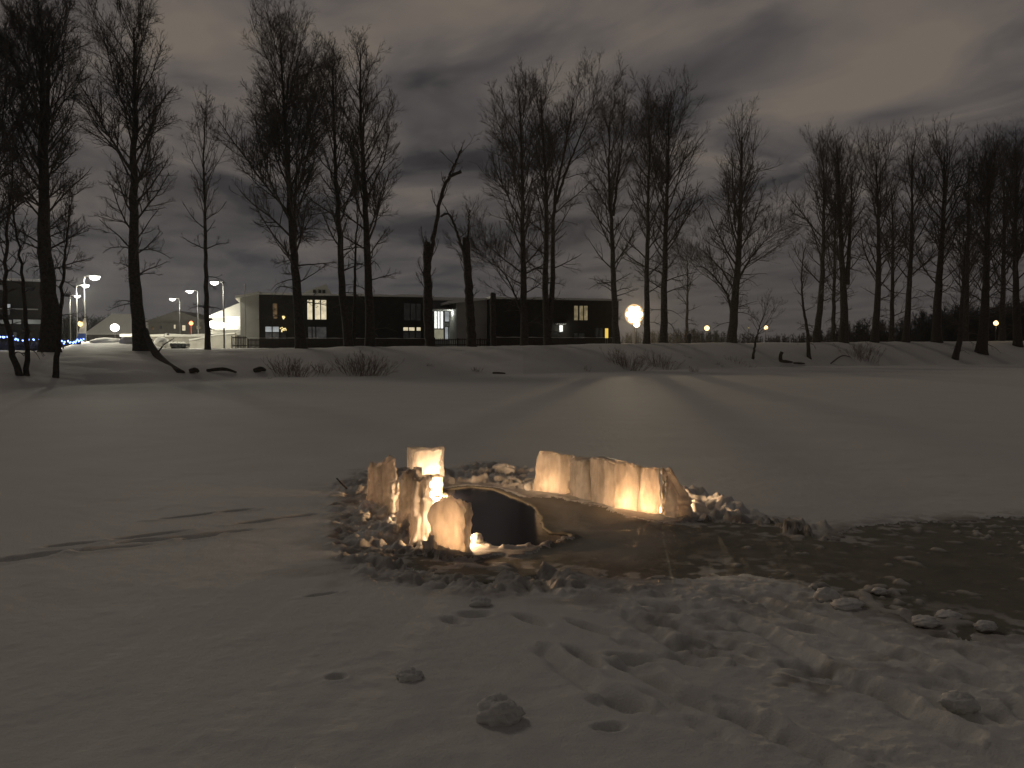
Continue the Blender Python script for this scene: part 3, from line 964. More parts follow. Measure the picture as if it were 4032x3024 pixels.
for a in ((1965, 2845, 0.20, 0.115, 'largest loose snow clump in the bottom middle of the snow', 1),
          (1610, 2680, 0.13, 0.06, 'low snow clump with a dark hollow under it, bottom left of middle', 2),
          (3795, 2790, 0.15, 0.075, 'rounded snow clump in the trampled snow at bottom right', 3),
          (3265, 2362, 0.16, 0.085, 'pale snow clump standing at the lower edge of the dark ice', 4),
          (3350, 2395, 0.20, 0.055, 'broad flat snow clump beside the pale one at the ice edge', 5),
          (3470, 2335, 0.10, 0.035, 'small snow clump alone on the dark ice', 6),
          (3745, 2432, 0.15, 0.035, 'thin snow slab lying on the dark ice near its lower edge', 7),
          (3660, 2462, 0.17, 0.05, 'snow clump half on the dark ice just below the thin slab', 8),
          (3890, 2478, 0.12, 0.05, 'small snow clump at the right end of the ice edge', 9),
          (2700, 1970, 0.22, 0.15, 'orange lit snow lump right behind the sloping buttress', 10),
          (2745, 2010, 0.17, 0.13, 'pointed snow lump to the right of the sloping buttress', 11),
          (2820, 2000, 0.16, 0.10, 'dim snow lump farthest right behind the right row', 12),
          (1877, 2140, 0.10, 0.10, 'brilliantly lit snow lump between the round topped block and the water', 13),
          (1765, 1905, 0.14, 0.13, 'warm lit snow lump right of the square clear slab', 14),
          (2090, 1928, 0.15, 0.10, 'snow lump against the left foot of the right row', 15),
          (1985, 1860, 0.30, 0.14, 'heap of shovelled snow behind the water', 16),
          (1890, 2385, 0.13, 0.06, 'crumbly snow clump just in front of the brown slush', 17)):
    snow_clump(*a)

c = G(1335, 1935)
st = MB().tube([(0.10, 0.02, -0.03), (0.0, 0.0, 0.07), (-0.075, -0.01, 0.155)], [0.011, 0.010, 0.008], 7).build('stick', MS['bark'], None, True, (float(c[0]) + 0.05, float(c[1]), 0.0))
tag(st, 'short dark stick poking out of the snow left of the ice row', 'stick')


# ------------------------------------------------------------------ trees
def unit(v):
    return v / (np.linalg.norm(v, axis=-1, keepdims=True) + 1e-9)


def grow(rg, start, dirs, length, K, up, wob):
    n = len(start)
    p = np.zeros((n, K, 3))
    p[:, 0] = start
    d = unit(dirs)
    seg = (length / (K - 1))[:, None]
    for k in range(1, K):
        d = unit(d + np.array([0, 0, 1.0]) * (up[:, None] if np.ndim(up) else up) / (K - 1) + rg.normal(0, wob, (n, 3)))
        p[:, k] = p[:, k - 1] + d * seg
    return p


def spawn(rg, paths, radii, length, per_m, tmin, ang, lf, up, K, wob, rf=0.55, nmin=2, nmax=40):
    n, Kp, _ = paths.shape
    cnt = np.clip(rg.poisson(per_m * length), nmin, nmax)
    pi = np.repeat(np.arange(n), cnt)
    t = tmin + (1 - tmin) * rg.random(len(pi)) ** 0.85
    ft = t * (Kp - 1)
    k = np.minimum(ft.astype(int), Kp - 2)
    f = (ft - k)[:, None]
    st = paths[pi, k] * (1 - f) + paths[pi, k + 1] * f
    dr = unit(paths[pi, k + 1] - paths[pi, k])
    rn = unit(rg.normal(0, 1, (len(pi), 3)))
    side = unit(np.cross(dr, rn))
    a = np.radians(rg.normal(ang, 9, len(pi)))[:, None]
    dd = dr * np.cos(a) + side * np.sin(a)
    ln = length[pi] * lf * (1.15 - 0.75 * t) * rg.uniform(0.6, 1.3, len(pi))
    rr = (radii[pi, k] * (1 - f[:, 0]) + radii[pi, k + 1] * f[:, 0]) * rf
    p = grow(rg, st, dd, ln, K, up, wob)
    return p, ln, rr


def taper_r(r0, K, end):
    return r0[:, None] * (1 - (1 - end) * np.linspace(0, 1, K)[None] ** 0.8)


def smooth_path(pts, n=26):
    pts = np.asarray(pts, float)
    d = np.r_[0, np.cumsum(np.linalg.norm(np.diff(pts, axis=0), axis=1))]
    t = np.linspace(0, d[-1], n)
    # Catmull-Rom through the points
    out = []
    for q in t:
        i = min(np.searchsorted(d, q, 'right') - 1, len(pts) - 2)
        u = (q - d[i]) / (d[i + 1] - d[i] + 1e-9)
        p0 = pts[max(i - 1, 0)]
        p1, p2 = pts[i], pts[i + 1]
        p3 = pts[min(i + 2, len(pts) - 1)]
        out.append(0.5 * (2 * p1 + (p2 - p0) * u + (2 * p0 - 5 * p1 + 4 * p2 - p3) * u * u + (3 * p1 - 3 * p2 + p3 - p0) * u ** 3))
    return np.array(out)


TREES = 'bare trees along the river bank'


def tree(base, stems, crown_w, label, seed, n1=34, t0=0.25, dens=1.0, name='bare_tree', group=TREES, droop=0.35, r_end=0.12, flare=1.35, open_=1.0):
    """stems: list of (list of offsets from base in metres [(x, z) ...], base radius); the first carries the name of the trunk"""
    rg = np.random.default_rng(seed)
    dens = dens * 0.86 * (62.0 / max(base[1], 40.0)) ** 0.8
    root = empty(name, base)
    tag(root, label, 'tree', group)
    tm = MB()
    A, Br = [], []
    for si, (pts, r0) in enumerate(stems):
        pts = list(pts)
        if r_end < 0.3:
            pts[-1] = (pts[-1][0], pts[-1][1] - 0.30 * crown_w) + tuple(pts[-1][2:])
        yy = rg.normal(0, 0.12, len(pts)).cumsum() * (np.arange(len(pts)) > 0)
        path = smooth_path([(p[0], yy[i] + (p[2] if len(p) > 2 else 0), p[1]) for i, p in enumerate(pts)])
        path[2:, :2] += rg.normal(0, 0.03, (len(path) - 2, 2))
        K = len(path)
        tt = np.linspace(0, 1, K)
        rad = r0 * (1 - (1 - r_end) * tt ** 0.9)
        if si == 0:
            rad *= 1 + (flare - 1) * np.exp(-tt * 22)
        tm.tube(path, rad, 9)
        H = path[-1, 2] - path[0, 2]
        n = max(4, int(n1 * 1.12 * (1.0 if si == 0 else 0.55)))
        ts = t0 + (1 - t0) * ((np.arange(n) + rg.random(n)) / n) ** 0.85
        ts = np.clip(ts, 0, 0.995)
        ft = ts * (K - 1)
        k = np.minimum(ft.astype(int), K - 2)
        f = (ft - k)[:, None]
        st = path[k] * (1 - f) + path[k + 1] * f
        dr = unit(path[k + 1] - path[k])
        az = np.arange(n) * 2.39996 + rg.normal(0, 0.5, n)
        rel = (ts - t0) / (1 - t0)
        el = np.radians(np.interp(rel, [0, 0.2, 0.55, 1], [14, 42, 55, 68]) + rg.normal(0, 9, n))
        hd = np.stack([np.cos(az), np.sin(az), np.zeros(n)], 1)
        dd = hd * np.cos(el)[:, None] + dr * np.sin(el)[:, None]
        prof = np.interp(rel, [0, 0.15, 0.45, 0.8, 1.0], [0.66, 0.95, 1.05, 0.84, 0.44])
        ln = crown_w * prof * rg.uniform(0.55, 1.25, n) / np.maximum(np.cos(el), 0.55)
        rr = np.minimum((rad[k]) * 0.42, 0.035 + 0.011 * ln)
        p = grow(rg, st, dd, ln, 8, np.interp(rel, [0, 0.3, 1], [0.15 - droop, 0.6, 0.9]), 0.085)
        A.append((p, ln, rr))
        if si == 0 and r_end < 0.3 and H > 9:               # low limbs that arch over and hang
            m_ = 7
            kk = (K * rg.uniform(0.10, 0.34, m_)).astype(int)
            az = rg.uniform(0, 6.28, m_)
            el = np.radians(rg.uniform(15, 45, m_))
            dd = np.stack([np.cos(az) * np.cos(el), np.sin(az) * np.cos(el), np.sin(el)], 1)
            ln = crown_w * rg.uniform(0.35, 0.85, m_)
            A.append((grow(rg, path[kk], dd, ln, 8, np.full(m_, -1.25), 0.10), ln, np.minimum(rad[kk] * 0.3, 0.03 + 0.009 * ln)))
    p1 = np.concatenate([a[0] for a in A])
    l1 = np.concatenate([a[1] for a in A])
    r1 = np.concatenate([a[2] for a in A])
    rad1 = taper_r(r1, 8, 0.28)
    p2, l2, r2 = spawn(rg, p1, rad1, l1, 3.4 * dens, 0.18, 42, 0.46, 0.45, 6, 0.11, 0.6)
    rad2 = taper_r(np.maximum(r2, 0.014), 6, 0.4)
    p3, l3, r3 = spawn(rg, p2, rad2, l2, 5.0 * dens, 0.15, 40, 0.50, 0.4, 4, 0.14, 0.6, 2)
    rad3 = taper_r(np.maximum(r3, 0.0095), 4, 0.6)
    p4, l4, r4 = spawn(rg, p3, rad3, l3, 4.2 * dens, 0.1, 38, 0.62, 0.3, 3, 0.15, 0.7, 1)
    rad4 = taper_r(np.maximum(r4, 0.0075), 3, 0.7)
    tm.build('trunk', MS['bark'], root, True)
    V, Fq, n0 = [], [], 0
    for p, r, s in ((p1, rad1, 5), (p2, rad2, 4), (p3, rad3, 3), (p4, rad4, 3)):
        v, f = tubes(p, r, s)
        V.append(v)
        Fq.append(f + n0)
        n0 += len(v)
    mesh_np('crown', np.concatenate(V), np.concatenate(Fq), MS['twig'], root)
    return root


def tree_px(px_base, py_base, D, stems_px, cw_px, label, seed, **kw):
    """positions read off the photo at the tree's own distance D -> a real tree standing there"""
    base = stand(px_base, D) if py_base is None else hit(px_base, py_base)
    D = base[1]
    stems = []
    for pts, wpx in stems_px:
        o = []
        for px, py in pts:
            q = P(px, py, D)
            o.append((q[0] - base[0], q[2] - base[2]))
        stems.append((o, wpx * D / F / 2))
    if py_base is not None or True:
        o = stems[0][0]
        o[0] = (o[0][0], -0.3)
    return tree(base, stems, cw_px * D / F, label, seed, **kw)


def depth_of(px):
    return 76.3 / (1 - 0.715 * (px - CX) / F)


def all_trees():
    T = tree_px
    D = depth_of
    # the far left cluster
    T(195, None, 54, [([(195, 1400), (190, 1200), (175, 1000), (165, 700), (160, 400), (165, 60)], 74), ([(192, 1190), (180, 1000), (185, 700), (190, 400), (215, 70)], 44)], 190,
      'massive twin stemmed bare tree near the left edge with the densest crown', 21, n1=40, dens=1.15)
    T(80, 1478, 45, [([(85, 1480), (60, 1380), (45, 1200), (50, 1000), (60, 760), (70, 560)], 26)], 120, 'slim dark tree leaning left in front of the massive twin stemmed tree', 22, n1=22, t0=0.35)
    T(105, 1480, 45, [([(105, 1482), (100, 1300), (85, 1100), (72, 900), (40, 640)], 22)], 100, 'slim dark tree beside the left leaning one on the lower bank', 23, n1=18, t0=0.4)
    T(217, 1487, 45, [([(217, 1490), (222, 1330), (245, 1100), (262, 930), (280, 750)], 25)], 105, 'slim dark tree on the lower bank leaning right past the massive trunk', 24, n1=18, t0=0.42)
    T(-60, None, 52, [([(-60, 1395), (-55, 1000), (-40, 600), (-20, 130)], 52)], 190, 'bare tree cut off by the left picture edge', 25, n1=36)
    T(555, None, 57, [([(557, 1388), (548, 1150), (540, 900), (532, 650), (535, 400), (528, 50)], 56)], 205, 'tall bare tree with a straight trunk right of the blue lights', 26, n1=42, t0=0.22)
    T(818, None, 62, [([(818, 1372), (808, 1100), (800, 850), (797, 640), (800, 400)], 24)], 105, 'thin young bare tree with a narrow crown left of the white end wall', 27, n1=30, t0=0.4, dens=0.9)
    T(1185, None, 64, [([(1187, 1380), (1170, 1150), (1150, 900), (1135, 650), (1120, 400), (1108, 130)], 44), ([(1163, 1050), (1163, 800), (1172, 600), (1190, 400)], 17)], 195, 'tall bare tree before the brightly lit upper window', 28, n1=42, t0=0.2)
    T(1372, None, 66, [([(1375, 1368), (1350, 1150), (1335, 900), (1322, 650), (1315, 450), (1310, 215)], 36)], 150, 'bare tree with a leaning trunk right of the lit upper window', 29, n1=36, t0=0.25)
    T(1398, None, 67, [([(1392, 1365), (1395, 1100), (1405, 850), (1415, 700)], 18)], 60, 'thin bare stem squeezed between two taller trunks', 30, n1=14, t0=0.45)
    T(1455, None, 67, [([(1458, 1374), (1450, 1100), (1438, 800), (1425, 550), (1418, 350), (1420, 165)], 40)], 150, 'tall bare tree with the narrow high crown left of the sawn off trunks', 31, n1=40, t0=0.22)
    # the two sawn off ones
    tree_px(1695, None, 71, [([(1697, 1368), (1685, 1250), (1682, 1100), (1680, 955)], 42), ([(1690, 1030), (1712, 900), (1735, 780), (1765, 700), (1815, 672)], 18),
                             ([(1765, 700), (1790, 650), (1815, 590)], 10)], 62, 'sawn off trunk with one new limb rising and bending right', 32, n1=12, t0=0.35, r_end=0.7, flare=1.25, dens=1.0)
    tree_px(1855, None, 73, [([(1858, 1366), (1850, 1200), (1842, 1080), (1835, 935)], 40), ([(1838, 1040), (1805, 930), (1770, 845), (1735, 850)], 12),
                             ([(1842, 950), (1845, 890), (1850, 830)], 8)], 50, 'sawn off trunk with short limbs arching to the left', 33, n1=12, t0=0.4, r_end=0.72, flare=1.25)
    T(1942, None, 75, [([(1944, 1368), (1942, 1280), (1941, 1155)], 25)], 14, 'bare broken off stump taller than the fence at the dark right wing', 34, n1=3, t0=0.8, r_end=0.9, flare=1.2)
    T(2065, None, 77, [([(2066, 1360), (2062, 1100), (2058, 850), (2052, 600), (2046, 330)], 34), ([(2060, 1250), (2010, 1120), (1960, 1050), (1915, 985)], 11)], 160, 'bare tree with a regular crown and a low limb reaching left', 35, n1=42, t0=0.2)
    T(2155, None, 79, [([(2158, 1370), (2148, 1150), (2152, 900), (2145, 650), (2128, 340)], 32), ([(2160, 1310), (2176, 1100), (2182, 830), (2220, 600), (2262, 330)], 26),
                       ([(2190, 800), (2240, 650), (2330, 380)], 14)], 150, 'wide bare tree whose trunk forks close to the ground', 36, n1=32, t0=0.25)
    T(2425, None, 84, [([(2428, 1362), (2418, 1150), (2410, 950), (2398, 700), (2400, 430)], 30), ([(2414, 850), (2440, 650), (2455, 470)], 14)], 140, 'bare tree just left of the dazzling lamp', 37, n1=38, t0=0.22)
    T(2545, None, 86, [([(2546, 1364), (2548, 1150), (2552, 900), (2558, 650), (2560, 400)], 27)], 140, 'bare tree just right of the dazzling lamp', 38, n1=38, t0=0.22)
    T(2612, None, 88, [([(2612, 1354), (2616, 1150), (2622, 900), (2630, 650), (2632, 385)], 32)], 155, 'bare tree second to the right of the dazzling lamp with a wide crown', 39, n1=42, t0=0.2)
    T(2880, None, 93, [([(2880, 1354), (2890, 1200), (2905, 1000), (2912, 800), (2918, 500)], 38), ([(2888, 1260), (2855, 1150), (2780, 1060), (2730, 1010)], 13),
                       ([(2902, 1110), (2960, 1010), (3020, 900)], 12)], 140, 'solitary bare tree with spreading low limbs between two park lamps', 40, n1=42, t0=0.16)
    T(2965, 1414, 90, [([(2963, 1416), (2975, 1340), (2992, 1280), (3010, 1215)], 13)], 75, 'small crooked tree on the bank before the right park lamp', 41, n1=14, t0=0.4)
    T(3188, 1410, 95, [([(3186, 1413), (3178, 1300), (3162, 1200), (3158, 1080), (3165, 960)], 17)], 70, 'slim crooked tree on the bank beside the logs', 42, n1=16, t0=0.4)
    T(3225, None, 104, [([(3212, 1350), (3235, 1150), (3244, 900), (3242, 600)], 30)], 140, 'first bare tree of the dark stand on the right', 43, n1=38, t0=0.22)
    T(3320, None, 106, [([(3320, 1350), (3325, 1200), (3312, 900), (3305, 590)], 38), ([(3335, 1120), (3352, 900), (3362, 650)], 22)], 130, 'forked bare tree in the dark stand on the right', 44, n1=34, t0=0.24)
    T(3445, None, 109, [([(3442, 1350), (3455, 1150), (3458, 900), (3450, 600)], 32)], 130, 'bare tree in the middle of the dark stand on the right', 45, n1=38, t0=0.22)
    T(3570, None, 112, [([(3566, 1345), (3580, 1150), (3590, 900), (3592, 565)], 28)], 130, 'bare tree with the highest top in the dark stand on the right', 46, n1=38, t0=0.22)
    T(3690, None, 115, [([(3688, 1350), (3692, 1150), (3708, 900), (3712, 575)], 40)], 140, 'thick bare tree before the last dark crowns on the right', 47, n1=40, t0=0.2)
    T(3762, 1412, 108, [([(3758, 1414), (3780, 1340), (3790, 1200), (3800, 1050), (3810, 900)], 26)], 110, 'dark tree bending right from the foot of the right bank', 48, n1=24, t0=0.25, dens=1.1)
    T(3862, 1388, 112, [([(3862, 1390), (3880, 1250), (3890, 1000), (3900, 640)], 44)], 150, 'dense dark tree left of the last lamp at the right edge', 49, n1=42, t0=0.18, dens=1.15)
    T(4010, None, 118, [([(4008, 1345), (4000, 1100), (4000, 850), (4005, 600)], 34)], 150, 'dense dark tree at the right picture edge', 50, n1=42, t0=0.18, dens=1.15)
    # second row, seen through the first
    BG = 'bare trees of the second row on the right'
    T(3280, None, 128, [([(3280, 1345), (3285, 1000), (3290, 720)], 20)], 110, 'thin tree behind the first and the forked tree of the stand', 51, n1=28, t0=0.2, group=BG)
    T(3510, None, 132, [([(3510, 1345), (3515, 1000), (3510, 700)], 22)], 120, 'thin tree behind the gap right of the middle tree of the stand', 52, n1=28, t0=0.2, group=BG)
    T(3800, None, 136, [([(3800, 1345), (3810, 1000), (3815, 640)], 26)], 130, 'tree behind the bending dark tree on the right', 53, n1=32, t0=0.15, group=BG)
    T(3945, None, 138, [([(3945, 1345), (3950, 1000), (3955, 620)], 26)], 130, 'tree behind the last lamp at the right edge', 54, n1=32, t0=0.15, group=BG)
    T(2700, None, 122, [([(2702, 1345), (2706, 1150), (2704, 980)], 16)], 80, 'small far tree with hanging twigs right of the dazzling lamp', 55, n1=24, t0=0.3, droop=0.9, group=BG)


all_trees()


# the dead trunk that hangs in an arch down to the ice
def arched_trunk():
    pts = [(572, 1300), (590, 1352), (620, 1400), (660, 1440), (712, 1474)]
    a, b = hit(712, 1470), stand(572, 57)
    w = []
    for i, (px, py) in enumerate(pts):
        Dd = b[1] + (a[1] - b[1]) * (i / (len(pts) - 1)) ** 1.0
        w.append(P(px, py, Dd))
    w = smooth_path(w, 16)
    m = MB().tube(w - a, np.linspace(0.20, 0.27, 16), 8)
    m.tube(np.array([w[7], w[7] + (0.5, -.1, .6), w[7] + (1.2, -.2, 1.0)]) - a, [0.06, 0.04, 0.02], 5)
    o = m.build('fallen_trunk', MS['bark'], None, True, tuple(a))
    tag(o, 'dark trunk arching down from the straight tree to the foot of the bank', 'fallen trunk')


arched_trunk()


def shrub(px, py, w_px, h_px, label, seed, n=70, mat='reed', name='shrub', group='low shrubs on the river bank'):
    b = hit(px, py)
    D = b[1]
    w, h = w_px * D / F, h_px * D / F
    n, h = int(n * 0.62), h * 0.78
    rg = np.random.default_rng(seed)
    st = np.stack([rg.normal(0, w * 0.22, n), rg.normal(0, w * 0.15, n), np.full(n, -0.1)], 1)
    for i in range(n):
        st[i, 2] += float(terrain(b[0] + st[i, 0], b[1] + st[i, 1])) - b[2]
    d = np.stack([st[:, 0] / w * 1.6 + rg.normal(0, 0.25, n), rg.normal(0, 0.3, n), np.ones(n)], 1)
    ln = h * rg.uniform(0.5, 1.15, n)
    p = grow(rg, st, d, ln, 6, 0.0, 0.10)
    r = taper_r(np.full(n, 0.014), 6, 0.4)
    p2, l2, r2 = spawn(rg, p, r, ln, 4.0, 0.25, 32, 0.42, 0.2, 4, 0.12, 0.7, 2)
    rad2 = taper_r(np.maximum(r2, 0.009), 4, 0.6)
    v1, f1 = tubes(p, r, 4)
    v2, f2 = tubes(p2, rad2, 3)
    o = mesh_np(name, np.concatenate([v1, v2]), np.concatenate([f1, f2 + len(v1)]), MS[mat])
    o.location = tuple(b)
    tag(o, label, 'shrub', group)
    return o


for i, a in enumerate(((1150, 1478, 150, 95, 'wide low shrub below the trunk before the bright window', 130), (1425, 1478, 170, 110, 'largest dense shrub at the foot of the bank, left of middle', 170),
                       (1265, 1470, 60, 60, 'small shrub between the two wide ones on the bank', 40), (2470, 1452, 130, 90, 'wide brown shrub under the dazzling lamp', 140),
                       (2600, 1448, 110, 70, 'brown shrub right of the one under the lamp', 90), (3395, 1414, 110, 85, 'dark shrub behind the fallen branch on the right bank', 120),
                       (1872, 1462, 34, 28, 'round reddish tuft below the sawn off trunks', 30), (1690, 1442, 26, 22, 'tiny dark tuft on the bank under the sawn off trunk', 18),
                       (2312, 1462, 26, 30, 'thin tuft in the snow left of the shrubs under the lamp', 16), (2738, 1465, 34, 34, 'pointed tuft at the foot of the bank right of the lamp', 24),
                       (2830, 1437, 36, 18, 'low tuft under the solitary tree', 20), (2712, 1408, 26, 14, 'tiny tuft high on the bank right of the lamp', 12),
                       (2900, 1428, 120, 26, 'long low patch of dry stems under the solitary tree', 60), (1060, 1492, 34, 16, 'tiny tuft in the lit strip of snow below the wide low shrub', 10),
                       (1170, 1512, 30, 14, 'tiny tuft out on the ice below the wide low shrub', 10))):
    shrub(a[0], a[1], a[2], a[3], a[4], 200 + i, a[5])


def log(px0, py0, px1, py1, r, label, bend=0.0, name='log', snow=False):
    a, b = hit(px0, py0), hit(px1, py1)
    mid = (a + b) / 2 + np.array([0.1, 0.05, bend])
    w = smooth_path([a, mid, b], 9)
    w[:, 2] += r * 0.6
    m = MB().tube(w - a, np.interp(np.linspace(0, 1, 9), [0, .5, 1], [r * .8, r, r * .5]), 8)
    o = m.build(name, MS['bark'], None, True, tuple(a))
    return tag(o, label, 'log', 'dead wood on the river bank')


log(815, 1464, 930, 1470, 0.11, 'dark bowed log on the snow under the thin young tree', 0.14)
log(1000, 1468, 1045, 1466, 0.17, 'short dark log left of the wide low shrub', 0.1)
log(745, 1470, 782, 1475, 0.16, 'short dark log at the end of the arching trunk', 0.1)
log(3070, 1425, 3120, 1430, 0.15, 'dark log at the foot of the upright stump on the right bank', 0.0)
log(3125, 1432, 3168, 1434, 0.11, 'second dark log in line with the one by the stump', 0.0)
log(3270, 1436, 3350, 1408, 0.07, 'pale fallen branch slanting up to the dark shrub', 0.5)
log(1940, 1472, 1990, 1472, 0.07, 'thin stick lying on the snow below the stump at the right wing', 0.0)


def stump():
    b = hit(3075, 1420)
    m = MB().tube([(0, 0, -0.2), (-0.06, 0, 0.25), (-0.04, 0, 0.6), (0.10, 0, 0.92)], [0.26, 0.2, 0.18, 0.19], 9)
    o = m.build('stump', MS['bark'], None, True, tuple(b))
    tag(o, 'dark leaning stump standing on the right bank beside two logs', 'stump', 'dead wood on the river bank')


stump()


# ------------------------------------------------------------------ far woods: one dark mass on either side
def far_woods(name, px0, px1, D, top0, top1, label, seed):
    rg = np.random.default_rng(seed)
    n = int((px1 - px0) / 3.2)
    px = rg.uniform(px0, px1, n)
    d = D + rg.uniform(0, 22, n)
    x = (px - CX) / F * d
    g = terrain(x, d)
    top = np.interp(px, np.linspace(px0, px1, 9), rg.uniform(min(top0, top1), max(top0, top1), 9))
    h = CAMZ + (HY - top) * d / F - g
    h *= rg.uniform(0.75, 1.1, n)
    if px0 > 3000:
        h *= 0.32 + 0.68 * sstep(px0, px0 + 620, px)
    st = np.stack([x, d, g - 0.3], 1)
    p = grow(rg, st, np.stack([rg.normal(0, .05, n), rg.normal(0, .05, n), np.ones(n)], 1), h, 6, 0.3, 0.04)
    r = taper_r(np.full(n, 0.16), 6, 0.15)
    p2, l2, r2 = spawn(rg, p, r, h, 4.2, 0.05, 48, 0.34, 0.3, 4, 0.12, 0.6, 6)
    rad2 = taper_r(np.maximum(r2, 0.05), 4, 0.4)
    p3, l3, r3 = spawn(rg, p2, rad2, l2, 2.6, 0.1, 42, 0.5, 0.2, 3, 0.14, 0.7, 2)
    rad3 = taper_r(np.maximum(r3, 0.03), 3, 0.6)
    V, Fq, n0 = [], [], 0
    for q, rr, s in ((p, r, 5), (p2, rad2, 3), (p3, rad3, 3)):
        v, f = tubes(q, rr, s)
        V.append(v)
        Fq.append(f + n0)
        n0 += len(v)
    o = mesh_np(name, np.concatenate(V), np.concatenate(Fq), MS['far'])
    tag(o, label, 'wood', None, 'stuff')


far_woods('far_woods', 2440, 4700, 270, 1296, 1322, 'low dark wood far behind the trees on the right', 301)
far_woods('far_woods', 3120, 4700, 200, 1130, 1245, 'taller dark wood behind the stand of trees at the right edge', 303)
far_woods('far_thicket', -500, 960, 165, 1232, 1268, 'dark thicket far behind the street lamps on the left', 302)


# ------------------------------------------------------------------ buildings
class Facade:
    """an upright plane through two points on the ground: photo positions -> local x, z"""

    def __init__(self, name, px0, D0, px1, D1, label, cat='building', z=None, group=None):
        a, b = P(px0, HY, D0), P(px1, HY, D1)
        self.a = a
        self.ang = math.atan2(b[1] - a[1], b[0] - a[0])
        self.z0 = float(terrain(a[0], a[1])) - 0.15 if z is None else z
        self.root = empty(name, (a[0], a[1], self.z0), self.ang)
        tag(self.root, label, cat, group)
        self.u = np.array([math.cos(self.ang), math.sin(self.ang)])
        self.n = np.array([-math.sin(self.ang), math.cos(self.ang)])

    def q(self, px, py, off=0.0):
        d = ray(px, py)
        o = self.a[:2] + self.n * off
        t = np.dot(o, self.n) / np.dot(d[:2], self.n)
        w = d * t
        return float(np.dot(w[:2] - self.a[:2], self.u)), float(CAMZ + w[2] - self.z0)

    def window(self, px0, py0, px1, py1, glow, panes=1, off=0.0, bars=(), label=None, fw=0.07, frame='frame'):
        x0, z1 = self.q(px0, py0, off)
        x1, z0 = self.q(px1, py1, off)
        m = MB()
        y0, y1 = off - 0.09, off - 0.004
        m.box(x0 - fw, x0, y0, y1, z0 - fw, z1 + fw)
        m.box(x1, x1 + fw, y0, y1, z0 - fw, z1 + fw)
        m.box(x0, x1, y0, y1, z1, z1 + fw)
        m.box(x0 - 0.0, x1, y0 - 0.03, y1, z0 - fw, z0)
        for b in bars:
            xb = x0 + (x1 - x0) * b
            m.box(xb - 0.06, xb + 0.06, y0, y1, z0 + 0.001, z1 - 0.001)
        f = m.build('window', MS[frame], self.root)
        if label:
            f['label'] = label
        p = MB().box(x0 + 0.002, x1 - 0.002, off - 0.045, off - 0.012, z0 + 0.002, z1 - 0.002).build('pane', MS[glow], f)
        return f


